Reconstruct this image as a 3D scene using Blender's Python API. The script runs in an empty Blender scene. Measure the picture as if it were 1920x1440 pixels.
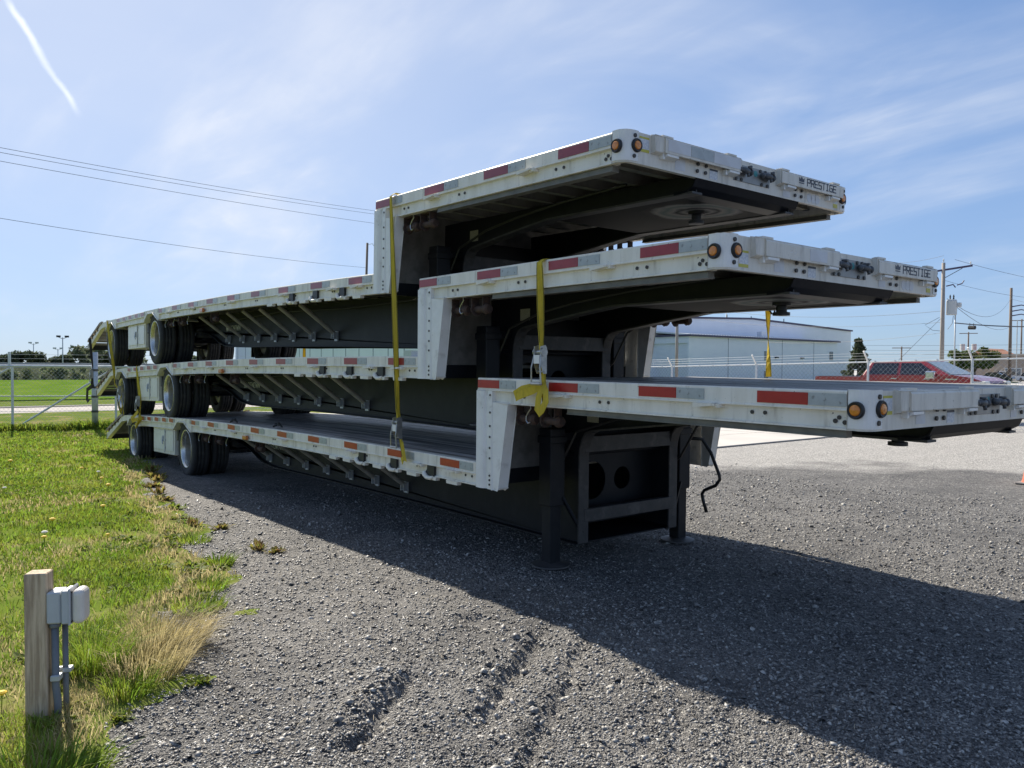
import bpy, math, random
import numpy as np
from mathutils import Vector, Matrix
from mathutils.geometry import tessellate_polygon
R = math.radians
rng = random.Random(7)
nrg = np.random.default_rng(7)
sc = bpy.context.scene
col = sc.collection

# ------------------------------------------------------------------ camera, sky, sun, exposure
YAW, PITCH, ROLL, FPX = 52.036, -1.302, 0.38, 1472.0
cam_d = bpy.data.cameras.new('camera')
cam = bpy.data.objects.new('camera', cam_d)
col.objects.link(cam)
y_, p_, r_ = R(YAW), R(PITCH), R(ROLL)
fw = Vector((-math.sin(y_)*math.cos(p_), math.cos(y_)*math.cos(p_), math.sin(p_)))
rt0 = Vector((math.cos(y_), math.sin(y_), 0)); up0 = rt0.cross(fw)
rt = rt0*math.cos(r_) + up0*math.sin(r_); up = up0*math.cos(r_) - rt0*math.sin(r_)
CAM = Vector((5.057, -3.606, 1.751))
cam.matrix_world = Matrix(((rt.x, up.x, -fw.x, CAM.x), (rt.y, up.y, -fw.y, CAM.y), (rt.z, up.z, -fw.z, CAM.z), (0, 0, 0, 1)))
cam_d.sensor_fit = 'HORIZONTAL'; cam_d.sensor_width = 36.0
cam_d.lens = 36.0*FPX/1920.0
cam_d.clip_start = 0.05; cam_d.clip_end = 3000
sc.camera = cam

SUN_EL, SUN_AZ = 38.0, 84.0          # azimuth measured from +Y towards -X
world = bpy.data.worlds.new('World'); sc.world = world
world.use_nodes = True
wt = world.node_tree; wt.nodes.clear()
def wn(t, **k):
    n = wt.nodes.new(t)
    for a, b in k.items(): setattr(n, a, b)
    return n
wo = wn('ShaderNodeOutputWorld'); bg = wn('ShaderNodeBackground'); bg.inputs['Strength'].default_value = 0.125
sky = wn('ShaderNodeTexSky', sky_type='NISHITA', sun_disc=False)
sky.sun_elevation = R(SUN_EL); sky.sun_rotation = R(-SUN_AZ)
sky.air_density = 1.0; sky.dust_density = 0.15; sky.ozone_density = 2.0
tc = wn('ShaderNodeTexCoord')
def wmath(op, a, b=None, c=None):
    n = wn('ShaderNodeMath', operation=op)
    for i, v in enumerate((a, b, c)):
        if v is None: continue
        if isinstance(v, (int, float)): n.inputs[i].default_value = v
        else: wt.links.new(v, n.inputs[i])
    return n.outputs[0]
def wmap(v, lo, hi, a=0.0, b=1.0):
    n = wn('ShaderNodeMapRange', interpolation_type='SMOOTHSTEP')
    wt.links.new(v, n.inputs[0])
    for i, x in enumerate((lo, hi, a, b)): n.inputs[i+1].default_value = x
    return n.outputs[0]
sep = wn('ShaderNodeSeparateXYZ'); wt.links.new(tc.outputs['Generated'], sep.inputs[0])
X, Y, Z = sep.outputs
zc = wmath('ADD', wmath('MAXIMUM', Z, 0.0), 0.16)
px, py = wmath('DIVIDE', X, zc), wmath('DIVIDE', Y, zc)       # plane of a high thin cloud sheet
comb = wn('ShaderNodeCombineXYZ'); wt.links.new(px, comb.inputs[0]); wt.links.new(py, comb.inputs[1])
def cloud(scale, sx, sy, rot, detail, off, dist=0.6):
    m = wn('ShaderNodeMapping'); m.inputs['Scale'].default_value = (sx, sy, 1); m.inputs['Rotation'].default_value = (0, 0, R(rot)); m.inputs['Location'].default_value = off
    wt.links.new(comb.outputs[0], m.inputs[0])
    n = wn('ShaderNodeTexNoise'); n.inputs['Scale'].default_value = scale; n.inputs['Detail'].default_value = detail; n.inputs['Roughness'].default_value = 0.55; n.inputs['Distortion'].default_value = dist
    wt.links.new(m.outputs[0], n.inputs[0]); return n.outputs['Fac']
c1 = wmap(cloud(0.8, 1.0, 1.0, 20, 5, (6.6, 5.5, 0)), 0.30, 0.74)
c2 = wmap(cloud(0.9, 0.6, 1.4, 60, 8, (9.3, 0.2, 0), 0.8), 0.40, 0.74)
c3 = wmap(cloud(2.6, 0.5, 1.6, 50, 9, (7.3, 2.2, 0), 1.5), 0.38, 0.80)
cl = wmath('ADD', wmath('MULTIPLY', c1, 0.07), wmath('MULTIPLY', wmath('MULTIPLY', c2, wmath('ADD', wmath('MULTIPLY', c1, 0.75), 0.25)), wmath('ADD', wmath('MULTIPLY', c3, 0.38), 0.42)))
cl = wmath('MULTIPLY', cl, wmap(Z, 0.0, 0.14, 0.10, 1.0))
# condensation trail: a thin streak between two directions
def dirv(u, v):
    d = fw + rt*((u-960)/FPX) + up*((720-v)/FPX); return d.normalized()
A_, B_ = dirv(8, -6), dirv(155, 212)
nrm = A_.cross(B_).normalized(); mid = (A_+B_).normalized(); half = math.acos(A_.dot(B_))/2
ax = nrm.cross(mid).normalized()
def wdot(v):
    n = wn('ShaderNodeVectorMath', operation='DOT_PRODUCT'); wt.links.new(tc.outputs['Generated'], n.inputs[0]); n.inputs[1].default_value = v; return n.outputs['Value']
nt = wn('ShaderNodeTexNoise'); nt.inputs['Scale'].default_value = 11; nt.inputs['Detail'].default_value = 6
wt.links.new(tc.outputs['Generated'], nt.inputs[0])
across = wmath('ABSOLUTE', wmath('ADD', wdot(nrm), wmath('MULTIPLY', wmath('SUBTRACT', nt.outputs['Fac'], 0.5), 0.026)))
along = wmath('ABSOLUTE', wmath('SUBTRACT', wdot(ax), 0.0))
trail = wmath('MULTIPLY', wmath('MULTIPLY', wmap(across, 0.0, 0.0052, 1.0, 0.0), wmap(along, math.sin(half)*0.72, math.sin(half)*1.08, 1.0, 0.0)), wmap(nt.outputs['Fac'], 0.32, 0.62, 0.45, 1.0))
trail = wmath('MULTIPLY', trail, wmap(wdot(mid), 0.0, 0.3))
# bright haze of the thin cloud round the sun (forward scattering)
sd = Vector((-math.sin(R(SUN_AZ))*math.cos(R(SUN_EL)), math.cos(R(SUN_AZ))*math.cos(R(SUN_EL)), math.sin(R(SUN_EL))))
fs = wmap(wdot(sd), 0.62, 1.0, 0.0, 1.0)
cl = wmath('ADD', cl, wmath('MULTIPLY', fs, 0.40))
cc = wn('ShaderNodeMix', data_type='RGBA'); wt.links.new(fs, cc.inputs['Factor'])
cc.inputs['A'].default_value = (3.6, 3.9, 4.45, 1); cc.inputs['B'].default_value = (4.5, 4.6, 4.85, 1)
gm = wn('ShaderNodeGamma'); gm.inputs['Gamma'].default_value = 0.50; wt.links.new(sky.outputs[0], gm.inputs['Color'])
tint = wn('ShaderNodeMix', data_type='RGBA', blend_type='MULTIPLY'); tint.inputs['Factor'].default_value = 1.0; wt.links.new(gm.outputs[0], tint.inputs['A']); tint.inputs['B'].default_value = (0.74, 0.985, 1.42, 1)
m1 = wn('ShaderNodeMix', data_type='RGBA'); wt.links.new(wmath('MINIMUM', cl, 0.95), m1.inputs['Factor']); wt.links.new(tint.outputs['Result'], m1.inputs['A']); wt.links.new(cc.outputs['Result'], m1.inputs['B'])
m2 = wn('ShaderNodeMix', data_type='RGBA'); wt.links.new(wmath('MULTIPLY', trail, 0.62), m2.inputs['Factor']); wt.links.new(m1.outputs['Result'], m2.inputs['A']); m2.inputs['B'].default_value = (6.6, 6.7, 6.8, 1)
wt.links.new(m2.outputs['Result'], bg.inputs['Color']); wt.links.new(bg.outputs[0], wo.inputs[0])

sun_d = bpy.data.lights.new('sun', 'SUN'); sun_d.energy = 5.0; sun_d.angle = R(0.53); sun_d.color = (1.0, 0.92, 0.79)
sun = bpy.data.objects.new('sun', sun_d); col.objects.link(sun)
sun.rotation_euler = sd.to_track_quat('Z', 'Y').to_euler(); sun.location = (-20, 5, 30)

sc.view_settings.view_transform = 'Standard'; sc.view_settings.look = 'None'
sc.view_settings.gamma = 1.0; sc.view_settings.use_curve_mapping = False
sc.view_settings.exposure = 0.80
sc.render.engine = 'CYCLES'
sc.cycles.max_bounces = 6; sc.cycles.transparent_max_bounces = 12; sc.cycles.use_denoising = True

# ------------------------------------------------------------------ materials
MATS = {}
def mat(name, c, c2=None, rough=0.6, metal=0.0, nscale=6.0, stretch=(1, 1, 1), lo=0.4, hi=0.65, bump=0.0, bscale=60.0, dirt=None, dscale=3.0, dstretch=(1, 1, 1), dlo=0.55, dhi=0.75, island=0.0, specks=None, spec=0.5, trans=0.0, coat=0.0):
    if name in MATS: return MATS[name]
    m = bpy.data.materials.new(name); m.use_nodes = True
    t = m.node_tree; b = t.nodes['Principled BSDF']; L = t.links.new
    b.inputs['Roughness'].default_value = rough; b.inputs['Metallic'].default_value = metal
    b.inputs['Specular IOR Level'].default_value = spec
    if coat: b.inputs['Coat Weight'].default_value = coat
    if trans: b.inputs['Transmission Weight'].default_value = trans
    tcn = t.nodes.new('ShaderNodeTexCoord')
    def noise(scale, st, detail=6, seed=0.0):
        mp = t.nodes.new('ShaderNodeMapping'); mp.inputs['Scale'].default_value = st; mp.inputs['Location'].default_value = (seed, seed*1.3, seed*0.7)
        L(tcn.outputs['Object'], mp.inputs[0])
        n = t.nodes.new('ShaderNodeTexNoise'); n.inputs['Scale'].default_value = scale; n.inputs['Detail'].default_value = detail; n.inputs['Roughness'].default_value = 0.6
        L(mp.outputs[0], n.inputs[0]); return n.outputs['Fac']
    def mr(v, lo, hi, a=0., b_=1.):
        n = t.nodes.new('ShaderNodeMapRange'); L(v, n.inputs[0])
        for i, x in enumerate((lo, hi, a, b_)): n.inputs[i+1].default_value = x
        return n.outputs[0]
    def mix(f, a, b_, typ='MIX'):
        n = t.nodes.new('ShaderNodeMix'); n.data_type = 'RGBA'; n.blend_type = typ
        if isinstance(f, float): n.inputs['Factor'].default_value = f
        else: L(f, n.inputs['Factor'])
        for k, v in (('A', a), ('B', b_)):
            if isinstance(v, tuple): n.inputs[k].default_value = v if len(v) == 4 else v+(1,)
            else: L(v, n.inputs[k])
        return n.outputs['Result']
    cur = tuple(c)
    if c2 is not None: cur = mix(mr(noise(nscale, stretch), lo, hi), cur, tuple(c2))
    if dirt is not None: cur = mix(mr(noise(dscale, dstretch, 8, 5.0), dlo, dhi, 0, 0.85), cur, tuple(dirt))
    if specks is not None: cur = mix(mr(noise(specks[0], (1, 1, 1), 3, 9.0), specks[1], specks[1]+.03, 0, .8), cur, tuple(specks[2]))
    if island:
        g = t.nodes.new('ShaderNodeNewGeometry')
        n = t.nodes.new('ShaderNodeHueSaturation'); 
        L(mr(g.outputs['Random Per Island'], 0, 1, 1-island, 1+island), n.inputs['Value'])
        L(mr(g.outputs['Random Per Island'], 0, 1, 0.47, 0.52), n.inputs['Hue']) if island > 0.3 else None
        if isinstance(cur, tuple): n.inputs['Color'].default_value = cur+(1,)
        else: L(cur, n.inputs['Color'])
        cur = n.outputs['Color']
    if isinstance(cur, tuple): b.inputs['Base Color'].default_value = cur+(1,)
    else: L(cur, b.inputs['Base Color'])
    if bump:
        bn = t.nodes.new('ShaderNodeBump'); bn.inputs['Strength'].default_value = bump; bn.inputs['Distance'].default_value = 0.01
        L(noise(bscale, (1, 1, 1), 8, 2.0), bn.inputs['Height']); L(bn.outputs[0], b.inputs['Normal'])
    MATS[name] = m
    return m

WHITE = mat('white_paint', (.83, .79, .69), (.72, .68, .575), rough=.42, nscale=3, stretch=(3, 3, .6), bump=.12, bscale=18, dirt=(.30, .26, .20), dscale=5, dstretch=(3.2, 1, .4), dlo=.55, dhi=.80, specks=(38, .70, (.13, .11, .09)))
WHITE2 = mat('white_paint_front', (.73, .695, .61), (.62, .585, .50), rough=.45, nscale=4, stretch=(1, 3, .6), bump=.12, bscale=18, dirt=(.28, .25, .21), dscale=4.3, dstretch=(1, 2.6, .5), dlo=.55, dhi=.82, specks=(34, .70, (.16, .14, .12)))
CAPW = mat('white_cap', (.82, .81, .77), (.74, .73, .68), rough=.35, dirt=(.35, .32, .28), dscale=9, dlo=.58, dhi=.85, specks=(30, .71, (.2, .18, .16)))
ALU = mat('alu_plank', (.50, .48, .46), (.10, .095, .09), rough=.42, metal=.35, nscale=1.3, stretch=(.35, 14, 3), lo=.40, hi=.62, bump=.15, bscale=40, dirt=(.085, .08, .075), dscale=2.2, dstretch=(.35, 5, 1), dlo=.50, dhi=.74)
ALUB = mat('alu_bright', (.62, .63, .64), (.45, .46, .47), rough=.28, metal=.85, nscale=12, bump=.05)
BULK = mat('bulkhead_alu', (.24, .235, .22), (.17, .165, .155), rough=.55, metal=.1, nscale=8, dirt=(.12, .11, .1), dscale=5)
DARK = mat('dark_frame_paint', (.007, .009, .013), (.012, .014, .018), rough=.5, spec=.3, nscale=7, bump=.1, bscale=25, dirt=(.024, .024, .027), dscale=4, dstretch=(1, 1, .6), dlo=.56, dhi=.9)
DARKP = mat('coupler_plate_paint', (.008, .009, .013), (.014, .015, .018), spec=.10, rough=.4, nscale=6, dirt=(.06, .055, .05), dscale=5, dlo=.6, dhi=.85)
GREY = mat('grey_frame', (.060, .058, .056), (.038, .037, .038), rough=.55, nscale=9, bump=.1, dirt=(.15, .14, .13), dscale=6)
XMEM = mat('crossmember_alu', (.26, .25, .22), (.18, .17, .15), rough=.5, nscale=8)
STRUT = mat('strut_paint', (.42, .39, .34), (.31, .29, .25), rough=.5, nscale=8)
RUST = mat('rusty_winch', (.075, .042, .030), (.035, .025, .022), rough=.8, nscale=30, bump=.3)
RUBBER = mat('tyre_rubber', (.022, .022, .023), (.035, .034, .033), rough=.75, nscale=8, bump=.15, bscale=80, dirt=(.07, .066, .06), dscale=5)
RIM = mat('polished_rim', (.66, .65, .62), (.52, .50, .46), rough=.25, metal=.8, nscale=6, dirt=(.22, .19, .15), dscale=6, dlo=.5, dhi=.8)
RIMD = mat('rim_dish_shade', (.36, .345, .31), (.24, .22, .19), rough=.4, metal=.5, nscale=5, dirt=(.12, .1, .08), dscale=5, dlo=.45, dhi=.75)  # shade inside the dish painted as a darker metal, plus dirt
TRACK = mat('track_olive', (.17, .165, .14), (.12, .115, .10), rough=.5, nscale=8)
BLK = mat('black_plastic', (.012, .012, .013), rough=.45)
BOLT = mat('bolt_head', (.06, .055, .05), rough=.5, metal=.4)
HOLE = mat('hole_black', (.006, .006, .006), rough=.9)
AMBER = mat('amber_lens', (.72, .25, .03), (.60, .19, .02), rough=.25, nscale=60, coat=.5)
ORANGE = mat('orange_lamp', (.55, .16, .03), rough=.3, coat=.5)
STICKW = mat('sticker_white', (.66, .67, .68), (.50, .53, .58), rough=.4, nscale=90, lo=.45, hi=.55)
STICKY = mat('sticker_yellow', (.52, .47, .06), rough=.4)
PAPER = mat('placard', (.42, .41, .31), (.30, .29, .22), rough=.5, nscale=120, lo=.48, hi=.52)
FADEW = mat('faded_patch', (.64, .65, .66), (.58, .58, .58), rough=.45)
NAVY = mat('navy_lettering', (.030, .034, .055), rough=.4)
LETW = mat('pale_lettering', (.62, .62, .50), rough=.5)
CHALK = mat('chalk', (.75, .75, .72), rough=.9)
TEAL = mat('teal_label', (.05, .24, .24), rough=.4)
GLAD = mat('gladhand_grey', (.075, .08, .085), (.12, .125, .13), rough=.45, metal=.3, nscale=20, bump=.1)
PLATE = mat('nose_plate', (.30, .30, .29), (.24, .24, .23), rough=.4, metal=.5, nscale=10, dirt=(.15, .14, .12), dscale=8)
YEL = mat('yellow_webbing', (.80, .63, .06), (.66, .52, .05), rough=.75, nscale=40, stretch=(1, 1, .2), bump=.15, bscale=300, dirt=(.30, .26, .08), dscale=5, dlo=.6, dhi=.85)
YELED = mat('webbing_edge', (.05, .05, .02), rough=.8)
ZINC = mat('zinc_ratchet', (.50, .49, .46), (.36, .36, .34), rough=.35, metal=.7, nscale=20)
GALV = mat('galvanised', (.52, .54, .55), (.42, .44, .45), rough=.45, metal=.35, nscale=14)
DSTRAP = mat('dark_strap', (.035, .03, .02), rough=.8)
TAPEG = mat('tape_silver', (.43, .46, .45), (.36, .39, .38), rough=.3, nscale=14, bump=.05, dirt=(.2, .2, .19), dscale=25, dlo=.62, dhi=.7)
TAPER = [mat('tape_red', (.42, .020, .018), (.36, .016, .016), rough=.3, nscale=12, dirt=(.6, .55, .5), dscale=22, dlo=.70, dhi=.72),
         mat('tape_red_dull', (.34, .030, .035), (.29, .024, .028), rough=.3, nscale=12, dirt=(.5, .45, .42), dscale=22, dlo=.70, dhi=.72),
         mat('tape_red_veiled', (.30, .050, .062), (.25, .04, .05), rough=.3, nscale=12, dirt=(.45, .4, .38), dscale=22, dlo=.70, dhi=.72)]  # topmost tape: backlit veil put into the red as a pinker tone
TAPELO = mat('tape_red_orange', (.46, .060, .028), (.38, .042, .024), rough=.3, nscale=10)  # more orange red for the lowest trailer's lower rail

RAMPM = mat('ramp_steel', (.40, .34, .26), (.22, .17, .12), rough=.7, nscale=9, dirt=(.12, .07, .045), dscale=7, dlo=.45, dhi=.65)
# kingpin plate: dry grease wiped in rings round the pin
def grease_plate(kx, ky):
    m = bpy.data.materials.new('greased_plate'); m.use_nodes = True
    t = m.node_tree; b = t.nodes['Principled BSDF']; L = t.links.new
    tcn = t.nodes.new('ShaderNodeTexCoord'); mp = t.nodes.new('ShaderNodeMapping'); mp.inputs['Location'].default_value = (-kx, -ky, 0)
    L(tcn.outputs['Object'], mp.inputs[0])
    sp = t.nodes.new('ShaderNodeSeparateXYZ'); L(mp.outputs[0], sp.inputs[0])
    cb = t.nodes.new('ShaderNodeCombineXYZ'); L(sp.outputs[0], cb.inputs[0]); L(sp.outputs[1], cb.inputs[1])
    ln = t.nodes.new('ShaderNodeVectorMath'); ln.operation = 'LENGTH'; L(cb.outputs[0], ln.inputs[0])
    nz = t.nodes.new('ShaderNodeTexNoise'); nz.inputs['Scale'].default_value = 5; nz.inputs['Detail'].default_value = 8; L(mp.outputs[0], nz.inputs[0])
    ad = t.nodes.new('ShaderNodeMath'); ad.operation = 'MULTIPLY_ADD'; L(nz.outputs['Fac'], ad.inputs[0]); ad.inputs[1].default_value = .16; L(ln.outputs['Value'], ad.inputs[2])
    r2 = t.nodes.new('ShaderNodeValToRGB'); L(ad.outputs[0], r2.inputs[0])
    e = r2.color_ramp.elements; e[0].position = .10; e[0].color = (.02, .018, .016, 1); e[1].position = .50; e[1].color = (.010, .010, .011, 1)
    for p, c in ((.14, (.10, .09, .08, 1)), (.18, (.58, .52, .45, 1)), (.23, (.06, .05, .045, 1)), (.27, (.62, .56, .48, 1)), (.33, (.30, .35, .30, 1)), (.38, (.66, .60, .52, 1)), (.43, (.05, .045, .04, 1))):
        q = e.new(p); q.color = c
    L(r2.outputs[0], b.inputs['Base Color']); b.inputs['Roughness'].default_value = .65; b.inputs['Specular IOR Level'].default_value = .12
    return m

def thin(m_, f=.5):                                                  # thin leaves, blades and webbing let the sun through
    t = m_.node_tree; b_n = t.nodes['Principled BSDF']; out = [q for q in t.nodes if q.type == 'OUTPUT_MATERIAL'][0]
    tr_ = t.nodes.new('ShaderNodeBsdfTranslucent'); ms = t.nodes.new('ShaderNodeMixShader'); ms.inputs[0].default_value = f
    src = b_n.inputs['Base Color'].links[0].from_socket; t.links.new(src, tr_.inputs[0]); t.links.new(b_n.outputs[0], ms.inputs[1]); t.links.new(tr_.outputs[0], ms.inputs[2]); t.links.new(ms.outputs[0], out.inputs[0])
    return m_
thin(YEL, .35)

# ------------------------------------------------------------------ mesh builder
class MB:
    def __init__(self): self.v = []; self.f = []; self.m = []; self.mi = 0
    def add(self, vs, fs):
        o = len(self.v); self.v += [tuple(p) for p in vs]; self.f += [tuple(i+o for i in q) for q in fs]; self.m += [self.mi]*len(fs); return self
    def box(self, x0, x1, y0, y1, z0, z1):
        return self.add([(x0, y0, z0), (x1, y0, z0), (x1, y1, z0), (x0, y1, z0), (x0, y0, z1), (x1, y0, z1), (x1, y1, z1), (x0, y1, z1)],
                 [(0, 3, 2, 1), (4, 5, 6, 7), (0, 1, 5, 4), (1, 2, 6, 5), (2, 3, 7, 6), (3, 0, 4, 7)])
    def prism(self, poly, axis, a, b, cuts=None):
        """poly in the two other axes (in xyz order), extruded along axis through the given stations"""
        st = [a]+list(cuts or [])+[b]; n = len(poly); vs = []
        for s in st:
            for p in poly:
                q = list(p); q.insert(axis, s); vs.append(q)
        fs = []
        for k in range(len(st)-1):
            for i in range(n):
                j = (i+1) % n; fs.append((k*n+i, k*n+j, (k+1)*n+j, (k+1)*n+i))
        tri = tessellate_polygon([[Vector((p[0], p[1], 0)) for p in poly]])
        for q in tri: fs.append(tuple(q)); fs.append(tuple((len(st)-1)*n+i for i in reversed(q)))
        return self.add(vs, fs)
    def bar(self, p, q, w, h, upv=(0, 0, 1)):
        p, q = Vector(p), Vector(q); d = (q-p).normalized(); s = d.cross(Vector(upv))
        if s.length < 1e-4: s = d.cross(Vector((1, 0, 0)))
        s.normalize(); u = s.cross(d); vs = []
        for c in (p, q):
            for a, b in ((-1, -1), (1, -1), (1, 1), (-1, 1)): vs.append(c+s*(a*w/2)+u*(b*h/2))
        return self.add(vs, [(0, 3, 2, 1), (4, 5, 6, 7), (0, 1, 5, 4), (1, 2, 6, 5), (2, 3, 7, 6), (3, 0, 4, 7)])
    def tube(self, pts, r, n=8, cap=True):
        pts = [Vector(p) for p in pts]; rs = r if isinstance(r, (list, tuple)) else [r]*len(pts)
        o = len(self.v); vs = []; fs = []
        ref = None
        for i, p in enumerate(pts):
            d = (pts[min(i+1, len(pts)-1)]-pts[max(i-1, 0)]).normalized()
            if ref is None:
                ref = d.cross(Vector((0, 0, 1)))
                if ref.length < .05: ref = d.cross(Vector((1, 0, 0)))
            a = (ref-d*ref.dot(d)).normalized(); ref = a; b = d.cross(a)
            for k in range(n):
                t = 2*math.pi*k/n; vs.append(p+(a*math.cos(t)+b*math.sin(t))*rs[i])
        for i in range(len(pts)-1):
            for k in range(n):
                j = (k+1) % n; fs.append((i*n+k, i*n+j, (i+1)*n+j, (i+1)*n+k))
        if cap:
            fs.append(tuple(range(n-1, -1, -1))); fs.append(tuple((len(pts)-1)*n+k for k in range(n)))
        return self.add(vs, fs)
    def lathe(self, prof, c, axis, n=28):
        """prof: list of (r, along)"""
        vs = []; fs = []; m = len(prof); c = Vector(c)
        for k in range(n):
            t = 2*math.pi*k/n; a, b = math.cos(t), math.sin(t)
            for r, h in prof:
                q = {0: (h, r*a, r*b), 1: (r*a, h, r*b), 2: (r*a, r*b, h)}[axis]; vs.append(c+Vector(q))
        for k in range(n):
            j = (k+1) % n
            for i in range(m-1): fs.append((k*m+i, j*m+i, j*m+i+1, k*m+i+1))
        return self.add(vs, fs)
    def disc(self, c, r, axis, h, n=14):
        return self.lathe([(0.0001, 0), (r, 0), (r, h), (0.0001, h)], c, axis, n)
    def strip(self, pts, wv, w, t):
        """flat webbing: path of points, width direction per point or one vector"""
        pts = [Vector(p) for p in pts]; n = len(pts); vs = []
        for i, p in enumerate(pts):
            d = (pts[min(i+1, n-1)]-pts[max(i-1, 0)]).normalized()
            a = Vector(wv[i] if isinstance(wv, list) else wv); a = (a-d*a.dot(d)).normalized(); nn = d.cross(a)
            for s, q in ((-1, -1), (1, -1), (1, 1), (-1, 1)): vs.append(p+a*(s*w/2)+nn*(q*t/2))
        fs = []
        for i in range(n-1):
            for k in range(4): j = (k+1) % 4; fs.append((i*4+k, i*4+j, i*4+4+j, i*4+4+k))
        fs += [(0, 3, 2, 1), (n*4-4, n*4-3, n*4-2, n*4-1)]
        return self.add(vs, fs)
    def mesh(self, name, mats, off=(0, 0, 0), bend=None, smooth=False):
        me = bpy.data.meshes.new(name)
        vs = self.v
        if bend: vs = [(x, y, z+bend(x)) for x, y, z in vs]
        ox, oy, oz = off
        me.from_pydata([(x-ox, y-oy, z-oz) for x, y, z in vs], [], self.f)
        for m in (mats if isinstance(mats, (list, tuple)) else [mats]): me.materials.append(m)
        if any(self.m): me.polygons.foreach_set('material_index', self.m)
        if smooth: me.shade_smooth()
        me.update(); return me
    def build(self, name, mats, parent=None, off=(0, 0, 0), bend=None, smooth=False, bevel=0.0, seg=1):
        me = self.mesh(name, mats, off, bend, smooth)
        o = link(name, me, parent)
        if bevel:
            b = o.modifiers.new('edge', 'BEVEL'); b.width = bevel; b.segments = seg; b.limit_method = 'ANGLE'; b.angle_limit = R(40)
        return o
def link(name, me, parent=None, loc=None):
    o = bpy.data.objects.new(name, me); col.objects.link(o)
    if parent is not None: o.parent = parent
    if loc is not None: o.location = loc
    return o
def tag(o, label=None, cat=None, group=None, kind=None):
    for k, v in (('label', label), ('category', cat), ('group', group), ('kind', kind)):
        if v: o[k] = v
    return o
def empty(name, loc, label, cat, group=None, rot=(0, 0, 0)):
    o = bpy.data.objects.new(name, None); col.objects.link(o); o.location = loc; o.rotation_euler = rot; o.empty_display_size = .2
    return tag(o, label, cat, group)
def np_mesh(name, V, F, mats, smooth=False, kind=None, label=None, cat=None, parent=None):
    V = np.asarray(V, np.float32); F = np.asarray(F, np.int32); k = F.shape[1]
    me = bpy.data.meshes.new(name)
    me.vertices.add(len(V)); me.vertices.foreach_set('co', V.ravel())
    me.loops.add(F.size); me.loops.foreach_set('vertex_index', F.ravel())
    me.polygons.add(len(F)); me.polygons.foreach_set('loop_start', np.arange(len(F), dtype=np.int32)*k); me.polygons.foreach_set('loop_total', np.full(len(F), k, np.int32))
    for m in (mats if isinstance(mats, (list, tuple)) else [mats]): me.materials.append(m)
    me.update(calc_edges=True); me.validate()
    if smooth: me.shade_smooth()
    return tag(link(name, me, parent), label, cat, None, kind)

# value noise on a lattice (numpy)
_LAT = nrg.random((256, 256))
def vnoise(x, y, s):
    x = np.asarray(x)*s+100.3; y = np.asarray(y)*s+57.9
    xi = np.floor(x).astype(int); yi = np.floor(y).astype(int); fx = x-xi; fy = y-yi
    fx = fx*fx*(3-2*fx); fy = fy*fy*(3-2*fy)
    g = lambda a, b: _LAT[a % 256, b % 256]
    return (g(xi, yi)*(1-fx)+g(xi+1, yi)*fx)*(1-fy)+(g(xi, yi+1)*(1-fx)+g(xi+1, yi+1)*fx)*fy
def fbm(x, y, s, o=4):
    r = 0; a = .5
    for i in range(o): r = r+a*vnoise(x, y, s*2**i); a *= .5
    return r
def hbase(x): return 0.13+0.022*np.clip(x, -16, 1.5)

# ------------------------------------------------------------------ lettering (square strokes)
GL = {'P': [[(0, 0), (0, 6), (3.4, 6), (4, 5.4), (4, 3.4), (3.4, 2.8), (0, 2.8)]], 'R': [[(0, 0), (0, 6), (3.4, 6), (4, 5.4), (4, 3.4), (3.4, 2.8), (0, 2.8)], [(2, 2.8), (4, 0)]],
      'E': [[(4, 0), (0, 0), (0, 6), (4, 6)], [(0, 3), (3.5, 3)]], 'S': [[(0, 0), (3.5, 0), (4, .6), (4, 2.4), (3.5, 3), (.5, 3), (0, 3.6), (0, 5.4), (.5, 6), (4, 6)]],
      'T': [[(0, 6), (4, 6)], [(2, 6), (2, 0)]], 'I': [[(.8, 0), (3.2, 0)], [(2, 0), (2, 6)], [(.8, 6), (3.2, 6)]], 'G': [[(4, 6), (.6, 6), (0, 5.4), (0, .6), (.6, 0), (4, 0), (4, 3), (2.2, 3)]],
      'N': [[(0, 0), (0, 6), (4, 0), (4, 6)]], 'O': [[(0, .6), (0, 5.4), (.6, 6), (3.4, 6), (4, 5.4), (4, .6), (3.4, 0), (.6, 0), (0, .6)]], 'W': [[(0, 6), (1, 0), (2, 4), (3, 0), (4, 6)]],
      '5': [[(4, 6), (.5, 6), (.2, 3.4), (3, 3.6), (4, 2.2), (3, .3), (0, .2)]], '3': [[(.2, 5.6), (2, 6.2), (3.6, 5), (1.6, 3.3), (3.8, 2), (2.4, .1), (0, .6)]]}
def crown_glyph(mb, f):
    P = [(0, 1.7), (-.35, 5.6), (1.2, 4.2), (2.6, 6.4), (4, 4.2), (5.55, 5.6), (5.2, 1.7)]
    tri = tessellate_polygon([[Vector((a, b, 0)) for a, b in P]])
    n = len(P); mb.add([f(a, b, 0) for a, b in P]+[f(a, b, 1) for a, b in P], [tuple(q) for q in tri]+[tuple(n+i for i in q) for q in tri]+[(i, (i+1) % n, n+(i+1) % n, n+i) for i in range(n)])
    Q = [(-.1, 0), (5.3, 0), (5.3, .9), (-.1, .9)]
    mb.add([f(a, b, 0) for a, b in Q]+[f(a, b, 1) for a, b in Q], [(0, 1, 2, 3), (4, 5, 6, 7)]+[(i, (i+1) % 4, 4+(i+1) % 4, 4+i) for i in range(4)])
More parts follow.
